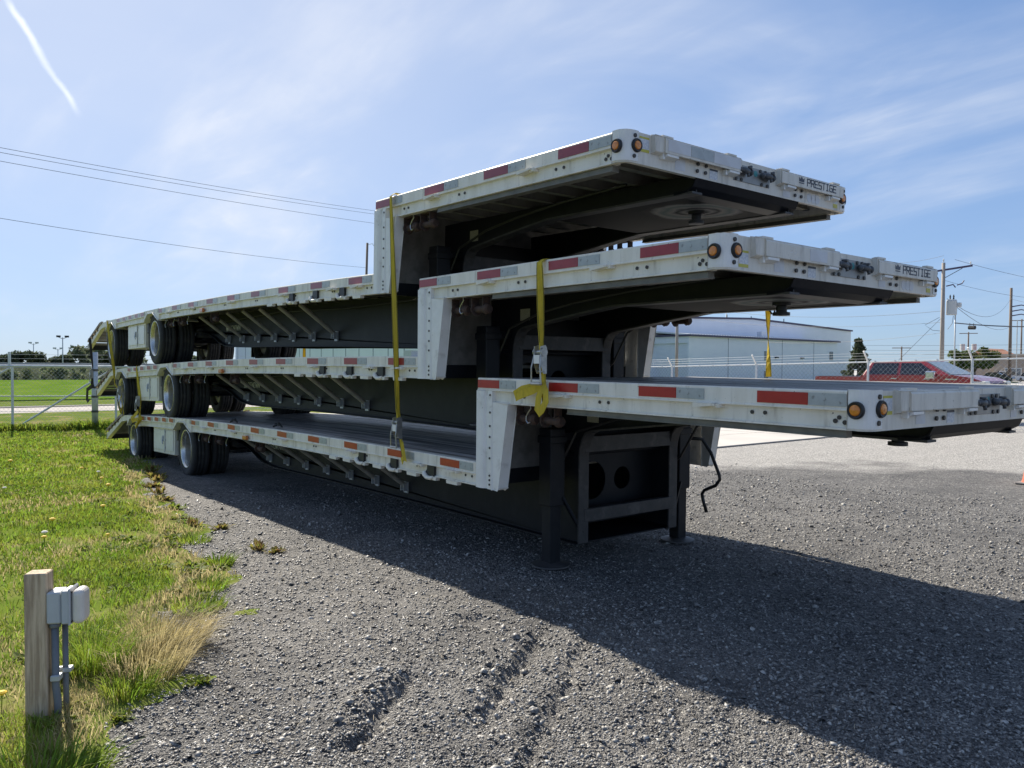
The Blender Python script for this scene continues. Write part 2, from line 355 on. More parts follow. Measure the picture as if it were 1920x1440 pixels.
def text_glyphs(mb, s, f, th=1.0, adv=5.6, x0=0.0):
    for ch in s:
        for st in GL.get(ch, []):
            for (a, b), (c, d) in zip(st, st[1:]):
                dx, dy = c-a, d-b; l = math.hypot(dx, dy) or 1; ux, uy = dx/l*th/2, dy/l*th/2
                Q = [(a-ux-uy, b-uy+ux), (a-ux+uy, b-uy-ux), (c+ux+uy, d+uy-ux), (c+ux-uy, d+uy+ux)]
                mb.add([f(x0+p, q, 0) for p, q in Q]+[f(x0+p, q, 1) for p, q in Q], [(0, 1, 2, 3), (4, 5, 6, 7)]+[(i, (i+1) % 4, 4+(i+1) % 4, 4+i) for i in range(4)])
        x0 += adv
    return x0
# ------------------------------------------------------------------ ground
def lawn_edge(x):
    return np.interp(x, [-40, -19, -15.5, -13.6, -12.4, -11, -8.7, -6, -4.5, -1.17, .62, 1.68, 3, 9], [16, 14, 6, 2.4, .75, .05, -.52, -.92, -1.12, -1.75, -2.33, -2.98, -3.7, -7])
def lawn_mask(x, y):
    return lawn_edge(x) - y + (fbm(x, y, 1.7, 4)-.47)*.9
RUTS = [((2.10, -2.12), (1.62, -1.55), .07, .055), ((2.24, -1.56), (1.48, -.54), .07, .045), ((2.86, -1.90), (1.70, -.40), .045, .028), ((3.5, -2.0), (2.3, -.45), .05, .012), ((3.75, -1.75), (2.6, -.25), .05, .014), ((1.2, -2.0), (.2, -.7), .10, .010), ((1.22, -.80), (.95, -.72), .12, .045), ((3.3, -1.5), (2.5, -.5), .05, .018)]
def ground_z(x, y):
    z = hbase(x)
    near = np.exp(-(((x-2.5)/6)**2+((y+1)/5)**2))
    z = z + near*((fbm(x, y, 1.1, 3)-.44)*.06 + (fbm(x, y, 7, 3)-.44)*.022)
    for (ax_, ay), (bx, by), w, dep in RUTS:
        dx, dy = bx-ax_, by-ay; l = math.hypot(dx, dy)
        t = ((x-ax_)*dx+(y-ay)*dy)/l/l; s = ((x-ax_)*dy-(y-ay)*dx)/l + (vnoise(x, y, 9)-.5)*.05
        en = np.clip(np.minimum(t, 1-t)*5+.6, 0, 1)
        z = z + en*dep*(-np.exp(-(s/(w*.8))**2)*1.05 + .30*np.exp(-((s+w*1.6)/(w*1.6))**2))
    return z
def axis_lines(segs):
    o = []
    for a, b, n in segs: o += list(np.linspace(a, b, n, endpoint=False))
    return np.array(o+[segs[-1][1]])
gx = axis_lines([(-900, -200, 8), (-200, -30, 20), (-30, -16, 14), (-16, -8, 50), (-8, -3, 80), (-3, 5.5, 250), (5.5, 9, 40), (9, 60, 20), (60, 900, 10)])
gy = axis_lines([(-900, -60, 10), (-60, -8, 16), (-8, -4, 40), (-4, 2.5, 190), (2.5, 6, 50), (6, 14, 50), (14, 40, 26), (40, 300, 26), (300, 900, 8)])
GX, GY = np.meshgrid(gx, gy, indexing='ij')
GZ = ground_z(GX, GY)
nx_, ny_ = GX.shape
idx = np.arange(nx_*ny_).reshape(nx_, ny_)
Fq = np.stack([idx[:-1, :-1], idx[1:, :-1], idx[1:, 1:], idx[:-1, 1:]], -1).reshape(-1, 4)

def ground_material():
    m = bpy.data.materials.new('crushed_asphalt_gravel'); m.use_nodes = True
    t = m.node_tree; b = t.nodes['Principled BSDF']; L = t.links.new
    tcn = t.nodes.new('ShaderNodeTexCoord'); P = tcn.outputs['Object']
    def noise(s, d=6, r=.6):
        n = t.nodes.new('ShaderNodeTexNoise'); n.inputs['Scale'].default_value = s; n.inputs['Detail'].default_value = d; n.inputs['Roughness'].default_value = r; L(P, n.inputs[0]); return n
    def mr(v, lo, hi, a=0., b_=1.):
        n = t.nodes.new('ShaderNodeMapRange'); L(v, n.inputs[0])
        for i, x in enumerate((lo, hi, a, b_)): n.inputs[i+1].default_value = x
        return n.outputs[0]
    def mix(f, a, c, bt='MIX'):
        n = t.nodes.new('ShaderNodeMix'); n.data_type = 'RGBA'; n.blend_type = bt
        if isinstance(f, float): n.inputs['Factor'].default_value = f
        else: L(f, n.inputs['Factor'])
        for k, v in (('A', a), ('B', c)):
            if isinstance(v, tuple): n.inputs[k].default_value = v+(1,)
            else: L(v, n.inputs[k])
        return n.outputs['Result']
    vor = t.nodes.new('ShaderNodeTexVoronoi'); vor.inputs['Scale'].default_value = 55; L(P, vor.inputs[0])
    vor2 = t.nodes.new('ShaderNodeTexVoronoi'); vor2.inputs['Scale'].default_value = 140; L(P, vor2.inputs[0])
    sp = t.nodes.new('ShaderNodeSeparateColor'); L(vor.outputs['Color'], sp.inputs[0])
    sp2 = t.nodes.new('ShaderNodeSeparateColor'); L(vor2.outputs['Color'], sp2.inputs[0])
    c = mix(mr(sp.outputs[0], .15, .9), (.045, .045, .047), (.235, .227, .215))
    c = mix(mr(sp2.outputs[0], .6, 1, 0, .85), c, (.40, .385, .36))
    c = mix(mr(sp2.outputs[1], .45, 0, 0, .75), c, (.04, .04, .042))
    c = mix(mr(sp.outputs[1], .93, .96), c, (.46, .44, .40))
    c = mix(mr(noise(.7).outputs['Fac'], .42, .62, 0, .30), c, (.25, .243, .23))
    c = mix(mr(noise(1.1).outputs['Fac'], .48, .66, 0, .55), c, (.060, .059, .060))
    c = mix(mr(noise(.33).outputs['Fac'], .52, .66, 0, .40), c, (.30, .285, .265))
    c = mix(mr(noise(11, 4, .7).outputs['Fac'], .52, .68, 0, .7), c, (.045, .045, .047))
    c = mix(mr(noise(17, 3, .7).outputs['Fac'], .60, .72, 0, .6), c, (.40, .385, .36))
    # pale limestone gravel towards the back of the yard
    xyz = t.nodes.new('ShaderNodeSeparateXYZ'); L(P, xyz.inputs[0])
    q = t.nodes.new('ShaderNodeMath'); q.operation = 'MULTIPLY_ADD'; L(xyz.outputs[0], q.inputs[0]); q.inputs[1].default_value = -.75; L(xyz.outputs[1], q.inputs[2])
    q2 = t.nodes.new('ShaderNodeMath'); q2.operation = 'MULTIPLY_ADD'; L(noise(.45, 8).outputs['Fac'], q2.inputs[0]); q2.inputs[1].default_value = 9.0; L(q.outputs[0], q2.inputs[2])
    pale = mix(mr(sp.outputs[2], 0, 1), (.22, .21, .198), (.68, .655, .61))
    c = mix(mr(q2.outputs[0], 13.9, 15.6), c, pale)
    # meadow beyond the yard
    far = t.nodes.new('ShaderNodeMath'); far.operation = 'LESS_THAN'; L(xyz.outputs[0], far.inputs[0]); far.inputs[1].default_value = -31
    gr = mix(mr(noise(.25).outputs['Fac'], .4, .65), (.07, .12, .022), (.14, .15, .05))
    c = mix(far.outputs[0], c, gr)
    farY = t.nodes.new('ShaderNodeMath'); farY.operation = 'GREATER_THAN'; L(xyz.outputs[1], farY.inputs[0]); farY.inputs[1].default_value = 52
    bounce_ground = mix(mr(noise(.2).outputs['Fac'], .4, .6), (.42, .41, .39), (.52, .505, .48))  # pale ground added to bounce light onto the warehouse
    c = mix(farY.outputs[0], c, bounce_ground)
    L(c, b.inputs['Base Color']); b.inputs['Roughness'].default_value = .8; b.inputs['Specular IOR Level'].default_value = .35
    bn = t.nodes.new('ShaderNodeBump'); bn.inputs['Strength'].default_value = 1.0; bn.inputs['Distance'].default_value = .016
    hh = t.nodes.new('ShaderNodeMath'); hh.operation = 'MULTIPLY_ADD'; L(vor.outputs['Distance'], hh.inputs[0]); hh.inputs[1].default_value = -1.0; L(sp.outputs[0], hh.inputs[2])
    h2 = t.nodes.new('ShaderNodeMath'); h2.operation = 'MULTIPLY_ADD'; L(vor2.outputs['Distance'], h2.inputs[0]); h2.inputs[1].default_value = -.8; L(hh.outputs[0], h2.inputs[2])
    L(h2.outputs[0], bn.inputs['Height']); L(bn.outputs[0], b.inputs['Normal'])
    return m
GRAVEL = ground_material()
g = np_mesh('ground', np.stack([GX, GY, GZ], -1).reshape(-1, 3), Fq, GRAVEL, smooth=True, kind='structure')

# lawn: a raised sheet of soil and thatch with a ragged edge
SOIL = mat('lawn_soil', (.12, .165, .03), (.25, .21, .10), rough=.9, spec=0.0, nscale=1.6, lo=.44, hi=.66, bump=.6, bscale=50, dirt=(.24, .19, .12), dscale=2.4, dlo=.60, dhi=.72)
lx = axis_lines([(-30, -16, 20), (-16, -8, 60), (-8, -2, 80), (-2, 3.2, 110)]); ly = axis_lines([(-40, -10, 14), (-10, -4, 30), (-4, 1, 110), (1, 13, 24)])
LX, LY = np.meshgrid(lx, ly, indexing='ij'); MK = lawn_mask(LX, LY)
LZ = ground_z(LX, LY)+np.clip(MK, -.2, .25)*.10+.004+ (fbm(LX, LY, 5, 3)-.45)*.03
id2 = np.arange(LX.size).reshape(LX.shape)
F2 = np.stack([id2[:-1, :-1], id2[1:, :-1], id2[1:, 1:], id2[:-1, 1:]], -1).reshape(-1, 4)
keep = (np.maximum.reduce([MK[:-1, :-1], MK[1:, :-1], MK[1:, 1:], MK[:-1, 1:]]) > -.08).ravel()
np_mesh('lawn', np.stack([LX, LY, LZ], -1).reshape(-1, 3), F2[keep], SOIL, smooth=True, kind='structure')
def lawn_z(x, y): return ground_z(x, y)+np.clip(lawn_mask(x, y), -.2, .25)*.10+.004

CONC = mat('concrete', (.50, .47, .43), (.42, .40, .37), rough=.8, nscale=.5, bump=.05, dirt=(.33, .31, .29), dscale=.9, dlo=.6, dhi=.8)
mb = MB()
def slab(mb, pts, h):
    n = len(pts); mb.add([(x, y, float(hbase(x))+.012) for x, y in pts]+[(x, y, float(hbase(x))+h) for x, y in pts], [tuple(range(n, 2*n))]+[(i, (i+1) % n, n+(i+1) % n, n+i) for i in range(n)])
for a in range(5):
    for b_ in range(2):
        slab(mb, [(-5.55-a*2.1, 9.8+b_*5.0), (-5.55-a*2.1, 14.75+b_*5.0), (-7.62-a*2.1, 14.75+b_*5.0), (-7.62-a*2.1, 9.8+b_*5.0)], .035)
tag(mb.build('concrete_pad', CONC), kind='structure')
# field, street and kerbs beyond the gate (all west of the yard)
zf = -.222
def sheet(name, x0, x1, y0, y1, z, m):
    mb = MB(); mb.box(x0, x1, y0, y1, z-.1, z); return tag(mb.build(name, m), kind='structure')
VERGE = mat('verge_grass', (.10, .15, .03), (.16, .18, .055), rough=.9, spec=0.0, nscale=.8, bump=.5, bscale=18)
FIELD = mat('crop_field', (.085, .155, .018), (.13, .19, .032), rough=.9, spec=0.0, nscale=.5, stretch=(.25, 1, 1), bump=.6, bscale=6)
ASPH = mat('street_concrete', (.27, .24, .225), (.22, .20, .19), rough=.85, nscale=.7)
KERB = mat('kerb_dark', (.07, .065, .065), (.11, .1, .1), rough=.9)
sheet('verge', -26.2, -30.6, -70, 70, zf+.03, VERGE)
sheet('road', -35.0, -30.6, -70, 70, zf+.02, ASPH)
sheet('kerb', -35.9, -35.0, -70, 70, zf+.05, KERB)
sheet('verge.001', -41.5, -35.9, -70, 70, zf+.04, VERGE)
sheet('field', -96, -41.5, -90, 130, zf+.10, FIELD)

# ------------------------------------------------------------------ the three trailers
W = 2.59; L0 = (0.0, W/2, -1.34); XF = 3.178; ZL = -.670; X1, X2, ZA, RT = -8.273, -11.871, -1.168, .462
POSE = [dict(tx=0, ty=0, tz=1.658, th=-.292, ga=.197, ca=-.002, name='lowest'), dict(tx=-.794, ty=-.06, tz=2.5, th=-.301, ga=-.124, ca=-.002), dict(tx=-1.504, ty=-.103, tz=3.276, th=-1.297, ga=-.276, ca=-.002)]
SH = {}
def shared(key, fn):
    if key not in SH: SH[key] = fn()
    return SH[key]
def sbox(key, sx, sy, sz, m):
    """shared box mesh centred on its origin"""
    def f():
        b = MB(); b.box(-sx/2, sx/2, -sy/2, sy/2, -sz/2, sz/2); return b.mesh(key, m)
    return shared(key, f)
def xcuts(a, b, n): return [a+(b-a)*i/n for i in range(1, n)]

def tyre_mesh():
    b = MB(); b.lathe([(.30, -.115), (.33, -.128), (.40, -.135), (RT-.018, -.122), (RT-.002, -.10), (RT, -.068), (RT-.012, -.062), (RT-.012, -.05), (RT, -.044), (RT, -.018), (RT-.012, -.012), (RT-.012, 0), (RT, .006), (RT, .036), (RT-.012, .042), (RT-.012, .054), (RT, .06), (RT-.002, .10), (RT-.018, .122), (.40, .135), (.33, .128), (.30, .115)], (0, 0, 0), 1, 48)
    return b.mesh('tyre', RUBBER, smooth=True)
def rim_mesh():
    b = MB(); b.lathe([(.30, .115), (.30, -.112), (.318, -.124), (.310, -.130), (.292, -.122), (.283, -.10), (.272, -.06), (.262, .0), (.255, .05), (.225, .066), (.15, .070), (.115, .064), (.11, -.01), (.085, -.03), (.0001, -.034)], (0, 0, 0), 1, 40)
    for k in range(10):
        t = 2*math.pi*k/10; b.disc((.18*math.cos(t), .035, .18*math.sin(t)), .016, 1, .035, 6)
    me = b.mesh('rim', [RIM, RIMD], smooth=True)
    for p_ in me.polygons:
        c_ = p_.center
        if math.hypot(c_.x, c_.z) < .268: p_.material_index = 1
    return me
def winch_mesh(w):
    b = MB()
    for s in (-w/2, w/2): b.prism([(-.035, 0), (.035, 0), (.035, -.10), (.0, -.14), (-.035, -.11)], 0, s-.004, s+.004)
    b.box(-w/2, w/2, -.035, .035, -.006, .002)
    b.lathe([(.0001, 0), (.028, 0), (.028, w), (.0001, w)], (-w/2, 0, -.095), 0, 12)
    b.lathe([(.0001, 0), (.042, 0), (.042, .03), (.03, .05), (.0001, .05)], (w/2, 0, -.095), 0, 14)
    b.lathe([(.0001, 0), (.052, 0), (.052, .008), (.0001, .008)], (-w/2+.012, 0, -.095), 0, 14)
    return b.mesh('winch', RUST)
def hook_mesh():
    b = MB(); b.tube([(0, 0, 0), (.01, 0, -.02), (-.015, -.005, -.05), (-.035, -.008, -.08), (-.035, -.008, -.11), (-.015, -.008, -.13), (.01, -.008, -.122)], .005, 6); return b.mesh('wire_hook', ALUB)
def xmember_mesh():
    b = MB(); b.box(-.035, .035, .05, W-.05, -.004, 0); b.box(-.004, .004, .05, W-.05, -.096, -.004); b.box(-.03, .03, .05, W-.05, -.10, -.096); return b.mesh('crossmember', XMEM)
def strut_mesh():
    b = MB(); b.tube([(0, .26, -.86), (0, .735, -1.215)], .026, 10); return b.mesh('strut', STRUT)
def strut_foot_mesh():
    b = MB(); b.box(-.04, .04, .728, .745, -1.285, -1.165); b.box(-.034, -.026, .68, .73, -1.26, -1.18); b.box(.026, .034, .68, .73, -1.26, -1.18); return b.mesh('strut_bracket', GALV)
def lug_mesh():
    b = MB(); b.prism([(-.085, .0), (.085, 0), (.078, -.028), (-.078, -.028)], 1, -.012, .03); return b.mesh('rail_lug', WHITE)
def tie_mesh():
    b = MB(); b.prism([(-.045, .0), (.065, 0), (.065, -.088), (-.095, -.088), (-.075, -.06), (-.05, -.04)], 1, -.004, .018); return b.mesh('chain_tie_plate', BLK)
def tie_hook_mesh():
    b = MB(); b.tube([(-.085, -.008, -.058), (-.07, -.014, -.085), (-.03, -.016, -.104), (.03, -.016, -.104), (.06, -.012, -.095)], [.017, .022, .018, .018, .014], 8); return b.mesh('chain_hook', WHITE)
def pocket_mesh():
    b = MB(); b.prism([(-.075, 0), (.075, 0), (.075, -.012), (-.075, -.026)], 1, -.045, .02); b.box(.05, .095, -.03, .025, -.022, .0); return b.mesh('stake_pocket', WHITE)
def marker_mesh(axis):
    b = MB(); b.lathe([(.0001, -.004), (.043, -.004), (.043, .008), (.038, .016), (.029, .014), (.028, .006), (.0001, .006)], (0, 0, 0), axis, 24); return b.mesh('marker_bezel', BLK, smooth=False)
def lens_mesh(axis):
    b = MB(); b.lathe([(.027, .006), (.027, .015), (.022, .02), (.0001, .022)], (0, 0, 0), axis, 20); return b.mesh('lens', AMBER, smooth=False)

def make_trailer(t, label):
    p = POSE[t]; th = R(p['th']); c, s = math.cos(th), math.sin(th)
    def wpt(x, y, z): return (x*c-z*s+p['tx'], y+p['ty'], x*s+z*c+p['tz'])
    root = empty('drop_deck_trailer', wpt(*L0), label, 'trailer', 'stacked drop deck trailers', (0, -th, 0))
    def bend(x): return (p['ga']/57.2958*x+p['ca']*x*x) if x < -.05 else 0.0
    def B(mb, name, m, bevel=0.0, smooth=False, parent=None, lower=True):
        return mb.build(name, m, parent or root, L0 if parent is None else L0, bend if lower else None, smooth, bevel)
    def put(name, me, x, y, z, parent=None, rot=None):
        o = link(name, me, parent or root, (x-L0[0], y-L0[1], z+bend(x)-L0[2]))
        if rot: o.rotation_euler = rot
        return o
    red = TAPER[t]; redL = TAPELO if t == 0 else TAPER[t]
    # ---- deck boards
    npl = 9; wpl = (W-.12)/npl
    for (xa, xb, zt, n, nm) in ((.0, XF-.045, 0.0, 1, 'u'), (-12.15, -.028, ZL, 30, 'l')):
        for k in range(npl):
            y0 = .06+k*wpl+.003; y1 = .06+(k+1)*wpl-.003; m = MB()
            pr = [(y0, -.035), (y1, -.035)]; nr = 5; dz = rng.uniform(-.002, .002)
            for r in range(nr-1, -1, -1):
                a = y0+(y1-y0)*r/nr; b = y0+(y1-y0)*(r+1)/nr; w = b-a
                pr += [(b, -.011), (b-w*.2, 0+dz), (a+w*.2, 0+dz), (a, -.011)]
            pr = [(a, zt+b) for a, b in pr]
            m.prism(pr, 0, xa, xb, xcuts(xa, xb, n) if n > 1 else None)
            B(m, 'deck_plank', ALU)
    # ---- side rails
    prof = lambda zt, zb, sg: [(q if sg > 0 else W-q, zt+h) for q, h in ((.075, 0), (.004, 0), (0, -.006), (0, -.086), (-.006, -.090), (-.006, -.097), (.022, -.099), (.022, zb-zt+.012), (.004, zb-zt+.008), (.004, zb-zt), (.07, zb-zt), (.07, zb-zt+.01), (.075, zb-zt+.012))]
    for sg in (1, -1):
        m = MB(); pr = prof(0, -.192, sg); pr = pr if sg > 0 else pr[::-1]; m.prism(pr, 0, 0, XF-.10); B(m, 'upper_side_rail', WHITE)
        yl = (lambda q: q) if sg > 0 else (lambda q: W-q)
        m = MB(); a, b = sorted((yl(.03), yl(.085))); m.prism([(a, -.196), (b, -.196), (b, -.226), (b+.006, -.226), (b+.006, -.232), (a-.006, -.232), (a-.006, -.226), (a, -.226)], 0, 1.02, XF-.13); B(m, 'winch_track', TRACK)
        m = MB(); pr = prof(ZL, ZL-.19, sg); pr = pr if sg > 0 else pr[::-1]
        m.prism(pr, 0, -7.73, -.03, xcuts(-7.73, -.03, 24))
        m.prism(pr, 0, -11.08, -8.755, xcuts(-11.08, -8.755, 8))
        B(m, 'lower_side_rail', WHITE)
        for cx in (-8.24, -11.6):                                       # raised arch over each wheel
            m = MB(); top = ZL
            out = [(cx-.515, top), (cx+.515, top), (cx+.515, ZL-.19), (cx+.49, ZL-.19), (cx+.12, ZL-.048), (cx-.235, ZL-.048), (cx-.49, ZL-.19), (cx-.515, ZL-.19)]
            a, b = sorted((yl(-.004), yl(.05))); m.prism(out, 1, a, b)
            B(m, 'wheel_arch', WHITE, .004)
            m = MB(); path = [(cx+.495, ZL-.195), (cx+.12, ZL-.052), (cx-.235, ZL-.052), (cx-.495, ZL-.195)]
            a, b = sorted((yl(-.02), yl(.66)))
            q = path+[(x, z-.012) for x, z in reversed(path)]; m.prism(q, 1, a, b); B(m, 'arch_liner', CAPW if t else WHITE)
    # ---- reflective tape (near side and far side)
    def tape(x, w, zc, m, name, y=-.0025, h=.062):
        put(name, sbox('tape%s%.3f%d' % (m.name, w, h*1000), w, .003, h, m), x+w/2, y, zc)
    for n in range(4):
        x = 0 if n == 0 else .858+(n-1)*.851
        w = .296 if n else .275
        tape(x+.004, w, -.046, red, 'red_reflector'); tape(x+.008+w, .20, -.046, TAPEG, 'silver_reflector')
        tape(x+.004, w, -.046, red, 'red_reflector', W+.0025); tape(x+.008+w, .20, -.046, TAPEG, 'silver_reflector', W+.0025)
    for n in range(9):
        x = -.54-.909*n
        tape(x, .29, ZL-.046, redL, 'red_reflector'); tape(x+.292, .19, ZL-.046, TAPEG, 'silver_reflector')
    for x in (-11.0, -10.5, -9.98, -9.47, -9.02): tape(x, .25, ZL-.046, redL, 'red_reflector'); tape(x+.252, .12, ZL-.046, TAPEG, 'silver_reflector')
    # ---- nose wall, corner caps
    def nose_outline(y0, y1, o, r=.075, n=6):
        pts = []
        for k in range(n+1):
            a = math.pi/2*k/n; pts.append((XF-r+o+r*math.sin(a), y0-o+r-r*math.cos(a)) )
        return pts
    ar = nose_outline(0, 0, 0); mir = [(x, W-y) for x, y in ar[::-1]]
    ring = [(XF-.11, 0)]+ar+mir+[(XF-.11, W)]
    inner = [(XF-.11, W-.012), (XF-.04, W-.05), (XF-.035, W-.09), (XF-.035, .09), (XF-.04, .05), (XF-.11, .012)]
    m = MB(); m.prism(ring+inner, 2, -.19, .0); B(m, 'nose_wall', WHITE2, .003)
    for sg in (1, -1):
        a2 = [(x, y) for x, y in nose_outline(0, 0, .004)]
        o = [(XF-.105, -.004)]+a2+[(XF+.004, .118)]
        i = [(XF-.006, .118), (XF-.006, .075), (XF-.022, .028), (XF-.075, .006), (XF-.105, .006)]
        pl = o+i
        if sg < 0: pl = [(x, W-y) for x, y in pl[::-1]]
        m = MB(); m.prism(pl, 2, -.180, .006); B(m, 'corner_cap', CAPW, .003)
    # ---- nose channels with lettering
    def chan(y0, y1, z0, z1, d=.045):
        m = MB(); m.prism([(XF, z1-.004), (XF+d-.01, z1-.004), (XF+d, z1-.016), (XF+d, z0), (XF+d-.008, z0-.003), (XF+d-.008, z0+.01), (XF, z0+.012)], 1, y0, y1)
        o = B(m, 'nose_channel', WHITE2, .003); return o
    ch1 = chan(.325, 1.11, -.098, .002); ch2 = chan(1.60, 2.44, -.095, -.002)
    for y0, y1 in ((.235, .335), (1.585, 1.66)):
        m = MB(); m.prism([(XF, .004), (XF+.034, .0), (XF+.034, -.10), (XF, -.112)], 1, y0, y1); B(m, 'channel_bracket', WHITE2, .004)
    for y in (.39, 1.03, 1.72, 2.33):
        m = MB(); m.prism([(XF+.002, -.10), (XF+.05, -.104), (XF+.05, -.118), (XF+.002, -.132)], 1, y-.055, y+.055); m.box(XF, XF+.03, y-.075, y-.057, -.135, -.10); B(m, 'nose_pocket', CAPW)
    for y in (.36, 1.02, 1.66, 2.36): m = MB(); m.box(XF-.005, XF+.03, y-.05, y+.05, .001, .014); B(m, 'nose_cleat', WHITE2)
    m = MB(); sc_ = .47/43.5
    f = lambda a, b, k: (XF+.0452+k*.0012, 1.925+a*sc_*.86, -.072+b*sc_*.76)
    x0 = text_glyphs(m, 'PRESTIGE', f, 1.05); B(m, 'maker_lettering', NAVY)
    m = MB(); f = lambda a, b, k: (XF+.0452+k*.0012, 1.815+a*.0125, -.068+b*.0078); crown_glyph(m, f); B(m, 'crown_emblem', NAVY)
    if t == 1:
        m = MB(); f = lambda a, b, k: (XF+.0452+k*.0008, .56+a*.0068, -.060+b*.0062); text_glyphs(m, '53', f, .55, 5.8); B(m, 'chalk_number', CHALK)
    if t == 2:
        for y0, y1, mm, nm in ((.345, .565, FADEW, 'pale_reflector'), (.57, .80, TAPEG, 'silver_reflector'), (.805, 1.10, FADEW, 'pale_reflector')):
            put(nm, sbox('nt%s%.2f' % (mm.name, y1-y0), .002, y1-y0, .07, mm), XF+.0462, (y0+y1)/2, -.048)
    elif t == 1: put('faded_sticker', sbox('nt_fade', .002, .19, .07, FADEW), XF+.0462, .86, -.052)
    # ---- plates, stickers, bolts on the nose
    m = MB(); m.box(XF, XF+.006, 1.075, 1.50, -.148, -.032); B(m, 'connector_plate', PLATE, .002)
    for gy, sc2 in ((1.17, 1.0), (1.44, .95)):
        m = MB()
        m.lathe([(.0001, 0), (.024, 0), (.024, .012), (.017, .016), (.017, .03), (.0001, .03)], (XF+.006, gy-.03, -.078), 0, 12)
        m.tube([(XF+.032, gy-.06, -.077), (XF+.038, gy-.02, -.076), (XF+.042, gy+.015, -.080), (XF+.038, gy+.045, -.082)], [.015, .023, .020, .015], 10)
        m.lathe([(.0001, 0), (.025, 0), (.026, .010), (.019, .016), (.0001, .016)], (XF+.038, gy+.042, -.083), 1, 14)
        m.lathe([(.0001, 0), (.019, 0), (.021, .010), (.0001, .013)], (XF+.034, gy-.072, -.077), 1, 12)
        m.box(XF+.03, XF+.062, gy-.022, gy+.008, -.060, -.046) if t != 2 else m.box(XF+.03, XF+.058, gy+.03, gy+.045, -.066, -.04)
        m.tube([(XF+.045, gy+.015, -.09), (XF+.047, gy+.02, -.118)], .010, 8)
        B(m, 'gladhand', GLAD, 0, True)
    put('round_label', shared('teal', lambda: MB().disc((0, 0, 0), .022, 0, .002, 16).mesh('round_label', TEAL)), XF+.0062, 1.325, -.07)
    m = MB()
    for (y, z) in ((.688, -.104), (.773, -.104), (.683, -.15), (.768, -.15), (1.832, -.107), (1.915, -.107), (1.828, -.152), (1.911, -.152), (1.10, -.045), (1.15, -.042), (1.10, -.135), (1.16, -.135), (1.38, -.045), (1.44, -.045), (1.40, -.137), (1.47, -.137), (.082, -.026), (.078, -.152), (2.512, -.026), (2.508, -.152)):
        m.disc((XF+.004, y, z), .0125, 0, .008, 10)
    for x in (.49, .56, 1.35, 1.43, 2.52, 2.60, XF-.16): m.disc((x, .021, -.132), .011, 1, -.006, 8)
    for x, z in ((XF-.13, -.155), (XF-.18, -.15)): m.disc((x, .021, z), .012, 1, -.006, 8)
    for x in (-.10, -.19, -.9, -.95, -1.9, -1.96, -3.1, -3.16, -4.3, -4.36, -5.7, -5.76, -6.6, -6.66): m.disc((x, .021, ZL-.125), .010, 1, -.006, 8)
    B(m, 'bolt_heads', BOLT)['kind'] = 'stuff'
    zs = {0: -.068, 1: -.125, 2: -.066}[t]
    k = put('warning_label', sbox('warn', .002, .085, .088, STICKW), XF+.0012, .172, zs)
    for dz, hh in ((.040, .012), (-.038, .018)):
        q = link('label_band', sbox('warnb%.3f' % hh, .0026, .087, hh, STICKY), k, (0, 0, dz))
    put('warning_label', sbox('warn2', .002, .06, .075, STICKW), XF+.0012, 2.40, -.135); put('label_band', sbox('warn3', .003, .06, .03, STICKY), XF+.0012, 2.40, -.158)
    put('data_plate', sbox('dplate', .002, .085, .066, STICKW), XF+.0012, .86, -.147); put('plate_header', sbox('dplate2', .003, .085, .012, NAVY), XF+.0012, .86, -.118)
    for y, w in ((.515, .10), (1.72, .09)): put('faded_sticker', sbox('fs%.2f' % w, .0016, w, .075, FADEW), XF+.001, y, -.142 if y > 1 else -.135)
    m = MB()
    for y in (2.03, 2.085, 2.14): m.lathe([(.0001, 0), (.036, 0), (.036, .0015), (.0001, .0015)], (XF, y, -.143), 0, 14)
    B(m, 'paint_touch_up', FADEW)
    # ---- marker lamps
    for (x, y, z, axis, rot) in ((XF-.063, -.004, -.092, 1, (0, 0, 0)), (XF+.004, .098, -.085, 0, None), (XF+.004, W-.098, -.088, 0, None), (XF-.063, W+.004, -.092, 1, None)):
        sgn = -1 if (axis == 1 and y < 1) else 1
        def mk(fn, ax=axis, sg=sgn):
            me = fn(ax)
            if sg < 0:
                me.transform(Matrix.Rotation(math.pi, 4, 'X'))
            return me
        a = put('marker_lamp', shared('mk%d%d' % (axis, sgn), lambda: mk(marker_mesh)), x, y, z)
        link('lens', shared('ln%d%d' % (axis, sgn), lambda: mk(lens_mesh)), a, (0, 0, 0))
    # ---- stake pockets, winches, hooks on the near upper rail
    for x in (.98, 2.24): put('stake_pocket', shared('pocket', pocket_mesh), x, .0, -.096)
    for x in (-.35, -.9, -2.2, -4.0, -5.8, -7.1): put('stake_pocket', shared('pocket', pocket_mesh), x, .0, ZL-.096)
    wm = shared('winch', lambda: winch_mesh(.15))
    for x in (.50, .78): put('winch', wm, x, .09, -.2); put('winch', wm, x, W-.09, -.2)
    for x in (-7.28, -6.65, -5.0): put('winch', wm, x, .09, ZL-.2)
    hm = shared('hook', hook_mesh)
    for x in (.34, .58): put('wire_hook', hm, x, .06, -.195)
    for x in (-7.5, -7.0, -6.2): put('wire_hook', hm, x, .06, ZL-.2)
